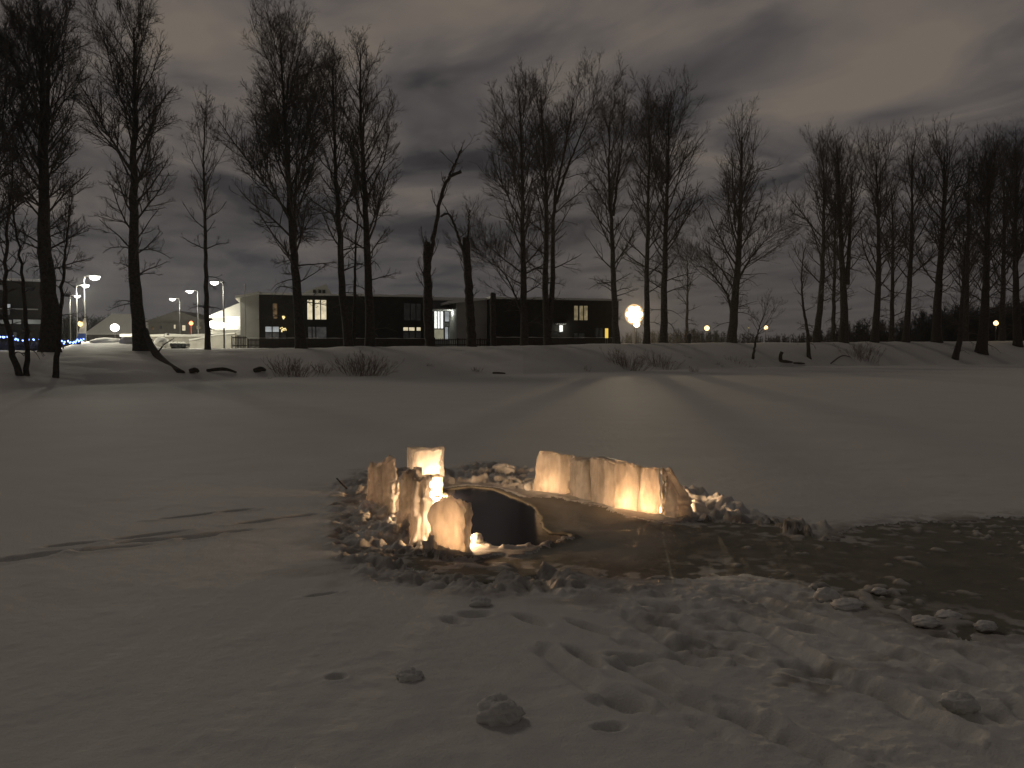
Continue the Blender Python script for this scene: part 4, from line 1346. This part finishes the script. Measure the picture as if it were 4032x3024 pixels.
def main_building():
    B = Facade('apartment_building', 1020, 95, 2432, 106, 'long dark two storey building with snowy flat roof behind the fence')
    q = B.q
    xl, zt = q(1020, 1160)
    x1, _ = q(1704, 1160)
    x2, _ = q(1932, 1160)
    xr, _ = q(2436, 1160)
    H = zt
    MB().box(xl, x1, 0, 11, -0.5, H).build('wall', MS['siding'], B.root)
    MB().box(x2, xr, 0, 11, -0.5, H - 0.05).build('wall', MS['siding'], B.root)
    # snow on the flat roofs
    for a, b, z in ((xl - 0.15, x1 + 0.1, H), (x2 - 0.1, xr + 0.3, H - 0.05)):
        mm = MB()
        n = 60
        xs = np.linspace(a, b, n)
        t = 0.24 + 0.06 * vnoise(xs * 0.8, xs * 0 + a, 3)
        mm.prism([(a, z + 0.003), (b, z + 0.003)] + [(xx, z + tt) for xx, tt in zip(xs[::-1], t[::-1])], -0.28, 11.2)
        mm.build('roof', MS['snow'], B.root)
    # middle part set back, with its own roof
    _, zb = q(1800, 1172, 7.0)
    MB().box(x1 - 0.0, x2 + 0.0, 7.0, 12, -0.5, zb - 0.4).build('wall', MS['grey'], B.root)
    MB().box(x1 + 0.12, x2 - 0.12, 6.6, 12.2, zb - 0.397, zb).build('roof', MS['snow'], B.root)
    # canopy fascia over the entrance
    c0, cz = q(1705, 1212, 3.0)
    c1, cz2 = q(1800, 1219, 3.0)
    MB().box(c0, c1, 3.0, 6.99, cz2, cz).build('canopy', MS['render'], B.root)
    # pale end walls with slanting eaves
    for (p0, p1, ya, yb, e0, e1, off, dep, nm) in ((945, 1019, 1172, 1156, 925, 1022, -0.6, 9, 'end_wall'), (1797, 1919, 1192, 1181, 1765, 1922, 2.0, 4.9, 'end_wall')):
        a, za = q(p0, ya, off)
        b, zb_ = q(p1, yb, off)
        MB().prism([(a, -0.5), (b, -0.5), (b, zb_), (a, za)], off, off + dep).build(nm, MS['render'], B.root)
        c, zc = q(e0, ya + 3, off - 0.5)
        d, zd = q(e1, yb - 1, off - 0.5)
        MB().prism([(c, zc), (d, zd), (d, zd + 0.26), (c, zc + 0.28)], off - 0.5, off + dep).build('eave', MS['snow'], B.root)
    a, z = q(1797, 1280, 1.98)
    b, _ = q(1918, 1275, 1.98)
    MB().box(a, b, 1.94, 1.995, z, z + 0.06).build('ledge', MS['metal'], B.root)
    # rooftop gable with three little dark vents
    a, za = q(1190, 1153, 4.0)
    b, _ = q(1312, 1153, 4.0)
    m_, zm = q(1282, 1135, 4.0)
    g = MB().prism([(a, H + 0.25), (b, H + 0.25), (m_, zm + 0.5), (a + 0.4, H + 0.75)], 4.0, 7.0).build('roof_monitor', MS['render'], B.root)
    for px in (1238, 1259, 1275):
        xx, _ = q(px, 1145, 3.99)
        MB().box(xx - 0.16, xx + 0.16, 3.95, 4.002, H + 0.5, H + 0.95).build('vent', MS['frame'], g)
    # windows, left wing
    B.window(1210, 1181, 1230, 1258, 'e_warmwin')
    B.window(1240, 1181, 1285, 1258, 'e_warmwin', bars=(0.5,))
    B.window(1074, 1195, 1092, 1255, 'e_dimwarm')
    B.window(1045, 1286, 1098, 1307, 'e_cool', bars=(0.5,))
    B.window(1045, 1310, 1098, 1335, 'e_grey', bars=(0.5,))
    B.window(1213, 1287, 1285, 1334, 'e_grey', bars=(0.22, 0.42))
    B.window(1588, 1289, 1632, 1302, 'e_warmwin', bars=(0.47,))
    B.window(1640, 1289, 1656, 1302, 'e_warmwin')
    B.window(1588, 1306, 1656, 1334, 'e_faint', bars=(0.33, 0.68))
    B.window(1590, 1195, 1656, 1262, 'e_faint', bars=(0.38, 0.72))
    B.window(1107, 1290, 1126, 1335, 'e_faint')
    # right wing
    B.window(2260, 1204, 2275, 1261, 'e_dimwarm2')
    B.window(2281, 1204, 2313, 1261, 'e_dimwarm2', bars=(0.5,))
    B.window(2345, 1292, 2373, 1330, 'e_faint', bars=(0.45,))
    B.window(2260, 1312, 2300, 1334, 'e_faint', bars=(0.4,))
    # entrance
    B.window(1710, 1226, 1744, 1293, 'e_door', off=7.0, bars=(0.33, 0.66))
    B.window(1710, 1297, 1746, 1336, 'e_cream', off=7.0)
    B.window(1752, 1226, 1792, 1266, 'e_cool', off=7.0, bars=(0.5,))
    B.window(1752, 1288, 1796, 1336, 'e_cool', off=7.0, bars=(0.3, 0.62))
    x, z = q(1770, 1222, 5.0)
    lamp('entrance_light', B.root, (x, 4.6, z - 0.3), 60, (0.95, 1.0, 0.9), 0.3)
    # wall lamp with a canopy beside the door of the right wing
    x, z = q(2210, 1294, -0.25)
    wl = MB().box(x - 0.16, x + 0.16, -0.36, -0.004, z - 0.38, z + 0.40).build('wall_lamp', MS['e_door'], B.root)
    lamp('wall_lamp_light', B.root, (x, -0.7, z), 22, (0.97, 1.0, 0.86), 0.2)
    a, za = q(2192, 1276, -0.6)
    b, _ = q(2228, 1276, -0.6)
    MB().box(a, b, -0.9, -0.003, za, za + 0.12).build('door_canopy', MS['snow'], B.root)
    return B


MS['e_dimwarm2'] = emit('lit_window_curtain', (0.42, 0.34, 0.19), 0.55, 0.55, 1.5)
BLD = main_building()


def wreath(px, py, r, label):
    x, z = BLD.q(px, py, -0.12)
    w = BLD.a[:2] + BLD.u * x - BLD.n * 0.2
    rg = np.random.default_rng(int(px + py))
    root = empty('star_light', (w[0], w[1], z + BLD.z0), BLD.ang)
    tag(root, label, 'star light', 'golden star lights at the windows')
    fr = MB()
    for k in range(5):
        a0, a1 = R(90 + 144 * k), R(90 + 144 * (k + 1))
        fr.tube([(r * math.cos(a0), 0, r * math.sin(a0)), (r * math.cos(a1), 0, r * math.sin(a1))], 0.02, 4)
    fr.build('frame', MS['darkmetal'], root)
    m = MB()
    for k in range(11):
        a, q = rg.uniform(0, 6.28), r * math.sqrt(rg.uniform(0.05, 1))
        m.ball((q * math.cos(a), -0.03, q * math.sin(a)), 0.075, 1, 8, 5)
    m.build('bulbs', MS['e_gold'], root, True)


wreath(1115, 1297, 0.32, 'larger cluster of golden fairy lights at the ground floor window')
wreath(1115, 1250, 0.16, 'small cluster of golden lights above the ground floor one')


def fence(name, px0, D0, px1, D1, ht, gap, label, step=0.14, w=0.085):
    a, b = stand(px0, D0), stand(px1, D1)
    Lh = math.hypot(*(b - a)[:2])
    ang = math.atan2(b[1] - a[1], b[0] - a[0])
    root = empty(name, a, ang)
    tag(root, label, 'fence', 'picket fences before the dark building')
    n = int(Lh / step)
    u = np.array([math.cos(ang), math.sin(ang)])
    m = MB()
    zz = [float(terrain(*(a[:2] + u * (i * step)))) - a[2] for i in range(n + 1)]
    top = ht
    for i in range(n):
        m.box(i * step, i * step + w, -0.012, 0.012, zz[i] - 0.3, top + 0.06 * vnoise(np.array([i * .4]), np.array([0.]), 4)[0])
    m.build('pickets', MS['fence'], root)
    for z in (top - 0.18, 0.3):
        MB().box(0, Lh, 0.014, 0.06, z, z + 0.09).build('rail', MS['fence'], root)
    pm = int(Lh / 2.6)
    for i in range(min(pm, 90) + 1):
        x = min(i * 2.6, Lh - 0.1)
        MB().box(x, x + 0.1, 0.062, 0.16, -0.5, top + 0.05).build('post', MS['fence'], root)
    k = 50
    xs = np.linspace(0, Lh, k)
    if gap:
        MB().prism([(0, top + 0.065), (Lh, top + 0.065)] + [(x, top + 0.11 + 0.02 * math.sin(x * 3)) for x in xs[::-1]], -0.05, 0.09).build('snow_cap', MS['snow'], root)


fence('picket_fence', 914, 88, 974, 89, 1.30, False, 'short taller picket fence left of the white end wall', step=0.17)
fence('picket_fence', 975, 89, 1700, 93, 1.02, True, 'long low picket fence before the left wing of the dark building', step=0.13)
fence('picket_fence', 1712, 93, 1925, 95, 1.02, False, 'picket fence with light showing between its slats by the entrance', step=0.21)
fence('picket_fence', 1935, 95, 2432, 99, 1.0, True, 'picket fence before the right wing of the dark building', step=0.15)


# gable house with floodlit wall, left of the white end wall
def hip_house(name, px0, px1, D, py_eave, py_ridge, rx0, rx1, wall, label, depth=9.0, py_base=1376):
    B = Facade(name, px0, D, px1, D, label, 'house', z=None, group='houses behind the river bank')
    x1, ze = B.q(px1, py_eave)
    MB().box(0, x1, 0, depth, -0.6, ze).build('wall', MS[wall], B.root)
    e = 0.5
    a, zr = B.q(rx0, py_ridge, depth / 2)
    b, _ = B.q(rx1, py_ridge, depth / 2)
    v = [(-e, -e, ze + .003), (x1 + e, -e, ze + .003), (x1 + e, depth + e, ze + .003), (-e, depth + e, ze + .003),
         (-e, -e, ze + .2), (x1 + e, -e, ze + .2), (x1 + e, depth + e, ze + .2), (-e, depth + e, ze + .2), (a, depth / 2, zr), (b, depth / 2, zr)]
    f = [(0, 3, 2, 1), (0, 1, 5, 4), (1, 2, 6, 5), (2, 3, 7, 6), (3, 0, 4, 7), (4, 5, 9, 8), (6, 7, 8, 9), (5, 6, 9), (7, 4, 8)]
    r_ = MB().add(v, f).build('roof', MS['snow'], B.root)
    return B, r_, ze, zr


H1, r1, ze, zr = hip_house('lit_house', 838, 1075, 118, 1252, 1188, 952, 990, 'render', 'white house with snowy hipped roof behind the floodlights')
for px, py, s in ((915, 1265, 0.62), (832, 1277, 0.50), (877, 1280, 0.40)):
    x, z = H1.q(px, py, -1.0)
    m = MB().lathe([(0.05, -s), (s * .8, -s * .7), (s, 0), (s * .8, s * .7), (0.05, s)], (x, -0.75, z), 14)
    o = m.build('floodlight', MS['e_white'], H1.root, True)
    MB().box(x - 0.06, x + 0.06, -0.6, -0.003, z + s * .5, z + s * .5 + 0.12).build('bracket', MS['darkmetal'], o)
    lamp('floodlight_light', H1.root, (x, -1.5, z), 18 * s, (1.0, 0.93, 0.78), 0.4)
x0, z1 = H1.q(905, 1300, -0.0)
MB().box(0.0, x0 + 6, -2.2, -0.003, z1 - 0.7, z1).build('porch_roof', MS['snow'], H1.root)

H2, r2, ze, zr = hip_house('roofed_house', 348, 640, 158, 1318, 1236, 440, 520, 'brick', 'low house with broad snowy roof behind the bright globe lamp')
H3 = Facade('far_house', 585, 150, 815, 150, 'dark far house with small lit windows between lamp posts', 'house', group='houses behind the river bank')
xr, zt = H3.q(815, 1268)
MB().box(0, xr, 0, 9, -0.6, zt).build('wall', MS['brick'], H3.root)
MB().prism([(-0.6, zt + .003), (xr + .6, zt + .003), (xr / 2, zt + 2.0)], -0.5, 9.5).build('roof', MS['brick'], H3.root)
for px0, px1, py0, py1, g in ((598, 606, 1287, 1298, 'e_dimwarm'), (632, 637, 1284, 1294, 'e_grey'), (685, 692, 1279, 1294, 'e_warmwin'), (718, 731, 1281, 1302, 'e_warmwin'), (773, 790, 1283, 1296, 'e_dimwarm2')):
    H3.window(px0, py0, px1, py1, g, fw=0.05)

# low shed with a snow roof, pale wall
SH = Facade('low_shed', 490, 112, 810, 112, 'long low pale shed with a bright snow covered roof', 'shed')
xr, zt = SH.q(810, 1326)
MB().box(0, xr, 0, 5, -0.5, zt).build('wall', MS['concrete'], SH.root)
xs = np.linspace(-0.4, xr + 0.4, 40)
MB().prism([(-0.4, zt + .003), (xr + 0.4, zt + .003)] + [(x, zt + 0.34 + 0.05 * math.sin(x * 1.3)) for x in xs[::-1]], -0.4, 5.3).build('roof', MS['snow'], SH.root)
PW = Facade('garden_wall', 745, 97, 925, 95, 'pale wall rising to the right between thin tree and picket fence', 'wall')
pts = [PW.q(*p) for p in ((745, 1342), (800, 1332), (850, 1321), (925, 1315))]
MB().prism([(0, -0.5), (pts[-1][0], -0.5)] + pts[::-1], 0, 0.3).build('panel', MS['concrete'], PW.root)
MB().prism([(p[0], p[1] + 0.003) for p in pts] + [(p[0], p[1] + 0.16) for p in pts[::-1]], -0.06, 0.36).build('snow_cap', MS['snow'], PW.root)


# dark office at the far left
OF = Facade('office_building', -190, 84, 168, 88, 'dark building at the left edge with pale strips of windows')
xr, zt = OF.q(168, 1110)
MB().box(0, xr, 0, 14, -0.6, zt).build('wall', MS['siding'], OF.root)
MB().box(-0.2, xr + 0.2, -0.2, 14.2, zt + .003, zt + 0.25).build('roof', MS['snow'], OF.root)
for px0, py0, px1, py1, g in ((-60, 1258, 46, 1275, 'e_strip'), (52, 1258, 83, 1276, 'e_strip'), (106, 1258, 160, 1276, 'e_strip'), (22, 1197, 41, 1213, 'e_cool'), (22, 1217, 39, 1241, 'e_grey'),
                              (-6, 1122, 14, 1142, 'e_grey'), (100, 1130, 130, 1144, 'e_faint'), (26, 1310, 38, 1325, 'e_grey'), (53, 1308, 66, 1325, 'e_grey')):
    OF.window(px0, py0, px1, py1, g, fw=0.06)
a, za = OF.q(-100, 1215, -0.3)
b, _ = OF.q(150, 1215, -0.3)
MB().box(a, b, -0.3, -0.003, za, za + 0.12).build('ledge', MS['render'], OF.root)


def string_light(px0, px1, D, py, amp, label, n, seed):
    rg = np.random.default_rng(seed)
    a = P(px0, py, D)
    root = empty('string_light', (a[0], a[1], a[2]))
    tag(root, label, 'string light', 'blue string lights at the left')
    x = np.linspace(0, (px1 - px0) * D / F, n)
    z = amp * D / F * np.cumsum(rg.normal(0, 0.5, n)) / 2
    z -= np.linspace(z[0], z[-1], n)
    y = rg.normal(0, 0.1, n)
    pts = np.stack([x, y, z], 1)
    MB().tube(smooth_path(pts, n * 3), 0.012, 4).build('wire', MS['darkmetal'], root)
    m = MB()
    for p in pts + rg.normal(0, 0.05, pts.shape):
        if rg.random() < 0.75:
            m.ball(p, 0.075, 1, 8, 5)
    m.build('bulbs', MS['e_blue'], root, True)
    for k in range(2):
        lamp('bulb_light', root, (x[-1] * (0.25 + 0.5 * k), -0.4, 0.1), 5, (0.2, 0.35, 1.0), 0.3)


string_light(-40, 62, 80, 1336, 11, 'zigzag of blue lights at the left picture edge', 26, 1)
string_light(66, 180, 80, 1338, 9, 'blue lights between the slim dark trunks at the left', 20, 2)
string_light(226, 326, 82, 1335, 10, 'blue lights above the dark board right of the massive trunk', 30, 3)

# a hedge carries the strings
def hedge(px0, px1, D, py, label, seed):
    a, b = stand(px0, D), stand(px1, D)
    h = float(P(px0, py, D)[2] - a[2])
    rg = np.random.default_rng(seed)
    n = 260
    Lh = b[0] - a[0]
    st = np.stack([rg.uniform(0, Lh, n), rg.normal(0, 0.3, n), np.full(n, -0.2)], 1)
    p = grow(rg, st, np.stack([rg.normal(0, .3, n), rg.normal(0, .3, n), np.ones(n)], 1), h * rg.uniform(0.7, 1.1, n), 5, 0.1, 0.1)
    r = taper_r(np.full(n, 0.025), 5, 0.4)
    p2, l2, r2 = spawn(rg, p, r, np.full(n, h), 7.0, 0.1, 50, 0.35, 0.1, 3, 0.12, 0.7, 4)
    v1, f1 = tubes(p, r, 4)
    v2, f2 = tubes(p2, taper_r(np.maximum(r2, 0.014), 3, 0.6), 3)
    o = mesh_np('hedge', np.concatenate([v1, v2]), np.concatenate([f1, f2 + len(v1)]), MS['twig'])
    o.location = tuple(a)
    tag(o, label, 'hedge', 'leafless hedges at the left')


hedge(-60, 185, 81, 1336, 'leafless hedge with blue lights before the dark office', 401)

# board on two legs
b = stand(283, 84)
bd = empty('notice_board', b)
tag(bd, 'dark notice board below the blue lights right of the massive trunk', 'notice board')
_, zt = 0, float(P(283, 1341, 84)[2] - b[2])
MB().box(-0.95, 0.95, -0.03, 0.03, max(zt - 0.75, 0.2), zt).build('panel', MS['darkmetal'], bd)
for s in (-0.85, 0.85):
    MB().box(s - 0.05, s + 0.05, 0.032, 0.12, -0.4, zt).build('leg', MS['darkmetal'], bd)

# feather banner
b = stand(322, 92)
fb = empty('feather_banner', b)
tag(fb, 'tall pale feather banner with an orange light at the blue lights', 'banner')
zt = float(P(330, 1250, 92)[2] - b[2])
MB().tube([(0.55, 0, 0), (0.6, 0, zt * .7), (0.5, 0, zt)], 0.03, 6).build('pole', MS['metal'], fb)
MB().prism([(-0.3, zt * .36), (0.5, zt * .36), (0.55, zt * .7), (0.46, zt), (0.0, zt * .75)], -0.012, 0.012).build('flag', MS['banner'], fb)
MB().prism([(-0.55, 0.3), (0.5, 0.3), (0.5, zt * .355), (-0.3, zt * .355)], -0.012, 0.012).build('flag', MS['bluecloth'], fb)['label'] = 'blue lower cloth'
m = MB().ball((0.05, -0.25, float(P(323, 1275, 92)[2] - b[2])), 0.22, 1.3, 12, 8).build('lamp', MS['e_park'], fb, True)


# ------------------------------------------------------------------ street lamps
def street_lamp(px, D, py_top, head_px, label, energy=110, s=1.2):
    b = stand(px, D)
    zt = float(P(px, py_top, D)[2] - b[2])
    dx = (head_px - px) * D / F
    sg = 1 if dx > 0 else -1
    root = empty('street_lamp', b)
    tag(root, label, 'street lamp', 'tall street lamps at the left')
    MB().tube([(0, 0, -0.4), (0, 0, zt * .5), (0, 0, zt)], [0.11, 0.085, 0.06], 10).build('pole', MS['lamp_steel'], root, True)
    MB().tube([(0, 0, zt - 0.25), (0.12 * sg, 0, zt - 0.02), (dx * .5, 0, zt + 0.06), (dx - 0.25 * sg, 0, zt + 0.06)], 0.035, 8).build('arm', MS['lamp_steel'], root, True)
    hd = MB()
    hd.prism([(dx - 0.45, zt + 0.0), (dx + 0.45, zt + 0.0), (dx + 0.38, zt + 0.13), (dx - 0.38, zt + 0.15)], -0.2, 0.2)
    h = hd.build('lamp_head', MS['darkmetal'], root)
    MB().lathe([(0.04, -0.30 * s), (0.26 * s, -0.22 * s), (0.36 * s, -0.08), (0.37 * s, -0.004)], (dx, 0, zt), 14).build('lens', MS['e_led'], h, True)
    lamp('lamp_light', root, (dx, 0, zt - 0.45), energy, (1.0, 0.95, 0.76), 0.25)
    return root


street_lamp(337, 93, 1088, 380, 'tall street lamp nearest the massive trunk with the largest glow', 7000, 1.5)
street_lamp(307, 108, 1122, 343, 'second street lamp of the left row', 4500)
street_lamp(280, 130, 1164, 310, 'farthest and lowest street lamp of the left row', 2000)
street_lamp(884, 93, 1110, 849, 'street lamp nearest the white end wall', 1500)
street_lamp(783, 116, 1145, 752, 'middle street lamp left of the thin young tree', 3500)
street_lamp(712, 133, 1176, 683, 'farthest street lamp of the right hand row', 2000)


def post_lamp(px, py, D, r, mat, energy, col, label, pole='darkmetal', group='lamps on short posts', squash=1.0, base_py=None, post_mat=None):
    b = stand(px, D)
    z = float(P(px, py, D)[2] - b[2])
    root = empty('post_lamp', b)
    tag(root, label, 'lamp', group)
    MB().tube([(0, 0, -0.4), (0, 0, z * .5), (0, 0, z - r * squash * .85)], [0.07, 0.05, 0.045], 8).build('post', MS[pole], root, True)
    g = MB().ball((0, 0, z), r, squash, 18, 12).build('globe', MS[mat], root, True)
    MB().lathe([(0.05, 0), (r * .35, 0.02), (r * .28, 0.12), (0.02, 0.16)], (0, 0, z + r * squash * .97), 10).build('cap', MS[pole], g)
    l = lamp('globe_light', root, (0, -r * 1.3, z), energy, col, r * .8)
    return root, l


def flood_mast(px, py, D, r_px):
    b = stand(px, D)
    z = float(P(px, py, D)[2] - b[2])
    R_ = r_px * D / F
    root = empty('floodlight_mast', b)
    tag(root, 'dazzling orange white floodlight cluster shining between the trunks', 'floodlight')
    MB().tube([(0, 0.5, -1), (0, 0.5, z * .5), (0, 0.5, z + R_ * 0.7)], [0.32, 0.25, 0.18], 10).build('mast', MS['metal'], root, True)
    m = MB()
    for k in (-0.62, 0.0, 0.62):
        m.box(-R_ * 0.9, R_ * 0.9, 0.12, 0.28, z + k * R_ - 0.08, z + k * R_ + 0.08)
    m.build('rack', MS['darkmetal'], root)
    MB().lathe([(R_ * 1.10, -0.02), (R_ * 1.13, 0.0), (R_ * 1.08, 0.05), (0.05, 0.06)], sides=32).build('bloom_disc', MS['e_bloom'], root, True, (0, 0.06, z))  # glowing disc added behind the heads to imitate the lamp's orange bloom
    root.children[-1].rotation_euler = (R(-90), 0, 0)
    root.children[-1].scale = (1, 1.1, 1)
    h = R_ * 0.40
    for k in range(7):
        q = 0.0 if k == 0 else 0.62 * R_
        c = (q * math.cos(R(60 * k)), -0.1 - 0.02 * k, z + q * math.sin(R(60 * k)) * 1.12)
        hd = MB().lathe([(h * .5, -0.02), (h * .98, 0.0), (h * .6, 0.10), (0.05, 0.2)], (0, 0, 0), 18).build('floodlight_head', MS['darkmetal'], root, True, c)
        hd.rotation_euler = (R(-90), 0, 0)
        MB().lathe([(0.02, -0.34), (h * .6, -0.26), (h * .95, -0.08), (h * .97, -0.021)], (0, 0, 0), 18).build('lens', MS['e_globe'], hd, True)
    l = lamp('beam', root, (0, -0.8, z), 5.5e4, (1.0, 0.80, 0.52), 0.6, 'SPOT', spot_size=R(46), spot_blend=0.7)
    t = np.array([6.0, 24.0, 0.0]) - np.array([b[0], b[1] - 0.8, b[2] + z])
    l.rotation_euler = Vector(t).to_track_quat('-Z', 'Y').to_euler()
    return root


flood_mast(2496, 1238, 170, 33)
post_lamp(2506, 1276, 130, 0.5, 'e_globe', 60, (1.0, 0.72, 0.40), 'small bright lamp just below the dazzling floodlights')
post_lamp(2782, 1292, 112, 0.33, 'e_park', 60, (1.0, 0.76, 0.40), 'yellow park lamp left of the solitary tree')
post_lamp(3014, 1290, 118, 0.27, 'e_park', 60, (1.0, 0.74, 0.42), 'yellow park lamp right of the solitary tree')
post_lamp(2945, 1291, 150, 0.20, 'e_dimwarm2', 10, (1.0, 0.70, 0.45), 'dim lamp behind twigs beside the solitary tree')
post_lamp(3918, 1272, 128, 0.36, 'e_park', 90, (1.0, 0.76, 0.42), 'yellow lamp half hidden by the last dark trunk on the right')
post_lamp(455, 1290, 112, 0.55, 'e_white', 350, (1.0, 0.88, 0.62), 'round bright lamp before the broad snowy roof at the left', squash=0.9)
post_lamp(755, 1273, 128, 0.30, 'e_red', 30, (1.0, 0.35, 0.16), 'red orange lamp on an orange post', pole='orangepaint')

# thin things among the lamps
b = stand(648, 95)
z = float(P(648, 1312, 95)[2] - b[2])
gl = empty('gooseneck_lamp', b)
tag(gl, 'unlit gooseneck lamp post right of the straight trunk', 'lamp')
MB().tube([(0, 0, -0.3), (0, 0, z * .6), (0, 0, z - 0.25), (0.12, 0, z - .03), (0.3, 0, z), (0.42, 0, z - 0.08)], 0.04, 8).build('post', MS['metal'], gl, True)
MB().lathe([(0.05, 0.1), (0.14, 0.03), (0.15, -0.05), (0.02, -0.08)], (0.45, 0, z - 0.14), 10).build('lamp_head', MS['darkmetal'], gl, True)
b = stand(596, 86)
z = float(P(596, 1334, 86)[2] - b[2])
sg = empty('road_sign', b)
tag(sg, 'small dark square sign right of the straight trunk', 'sign')
MB().tube([(0, 0, -0.3), (0, 0, z)], 0.03, 6).build('post', MS['metal'], sg)
MB().box(-0.19, 0.19, -0.055, -0.031, z - 0.58, z).build('panel', MS['darkmetal'], sg)

b = stand(968, 90)
z = float(P(968, 1124, 90)[2] - b[2])
fp = empty('flagpole', b)
tag(fp, 'thin white flagpole before the white end wall', 'flagpole')
MB().tube([(0, 0, -0.3), (0, 0, z * .5), (0, 0, z)], [0.06, 0.05, 0.035], 8).build('pole', MS['render'], fp, True)
MB().ball((0, 0, z + 0.06), 0.09, 1, 10, 6).build('finial', MS['metal'], fp, True)

b = stand(2388, 92)
z = float(P(2388, 1293, 92)[2] - b[2])
z2 = float(P(2388, 1331, 92)[2] - b[2])
ys = empty('marker_sign', b)
tag(ys, 'narrow bright yellow marker panel on two thin legs', 'sign')
MB().box(-0.17, 0.17, -0.03, 0.02, z2, z).build('panel', MS['e_yellow'], ys)
for s in (-0.1, 0.1):
    MB().tube([(s, 0.045, -0.3), (s, 0.045, z)], 0.022, 6).build('leg', MS['metal'], ys)
b = stand(2713, 99)
bn = MB().lathe([(0.22, -0.2), (0.24, 0.3), (0.30, 0.75), (0.30, 0.95), (0.18, 1.15), (0.02, 1.2)], (0, 0, 0), 14).build('litter_bin', MS['darkmetal'], None, True, tuple(b))
tag(bn, 'dark rounded litter bin on the bank top right of the lamp', 'bin')

# flatbed trailer under snow
b = stand(695, 94)
z = float(P(695, 1356, 94)[2] - b[2])
tr = empty('trailer', b)
tag(tr, 'low dark flatbed trailer before the pale shed', 'trailer')
MB().box(-1.3, 1.3, -0.6, 0.6, max(z - 0.35, 0.3), max(z, 0.62)).build('bed', MS['darkmetal'], tr)
z = max(z, 0.62)
for sx in (-0.5, 0.5):
    for sy in (-0.66, 0.66):
        w = MB().lathe([(0.08, -0.08), (0.3, -0.08), (0.32, 0), (0.3, 0.08), (0.08, 0.08)], (0, 0, 0), 16).build('wheel', MS['black'], tr, True, (sx, sy, 0.3))
        w.rotation_euler = (R(90), 0, 0)
mm = MB()
for k in range(5):
    mm.ball((-0.9 + 0.42 * k, 0, z + 0.05), 0.26, 0.7, 12, 8)
mm.build('snow_load', MS['snow'], tr, True)

# heaps of cleared snow at the lit yard
def snow_heap(px, D, w, h, label, seed):
    b = stand(px, D)
    m = MB().ball((0, 0, 0), 1, 1, 26, 14)
    v = m.v[0]
    n = 0.22 * vnoise(v[:, 0] * 2 + seed, v[:, 1] * 2 + v[:, 2], seed) + 0.08 * vnoise(v[:, 0] * 6, v[:, 1] * 6 + v[:, 2] * 5 + seed, seed)
    m.v[0] = v * (1 + n)[:, None] * np.array([w / 2, w * 0.3, h])
    o = m.build('snow_heap', MS['snow'], None, True, tuple(b))
    tag(o, label, 'snow heap', 'heaps of cleared snow at the lit yard')


snow_heap(425, 88, 3.4, 0.5, 'long lit heap of snow below the round bright lamp', 5)
snow_heap(638, 90, 2.0, 1.0, 'rounded lit heap of snow before the pale shed', 6)
snow_heap(520, 84, 2.4, 0.7, 'lit snow heap at the left side of the straight trunk', 7)


# ------------------------------------------------------------------ thin frosty air over the river
def haze():
    m, t, out = mat_new('air')
    pv = N(t, 'ShaderNodeVolumePrincipled')
    pv.inputs['Color'].default_value = (0.92, 0.90, 0.87, 1)
    pv.inputs['Density'].default_value = 0.00022
    pv.inputs['Anisotropy'].default_value = 0.65
    L(t, pv.outputs[0], out.inputs['Volume'])
    o = MB().box(-720, 820, -90, 820, -2.0, 60).build('haze', m)
    o['kind'] = 'stuff'
    o['label'] = 'thin frosty haze over the river and the lamps'
    o['category'] = 'haze'


haze()
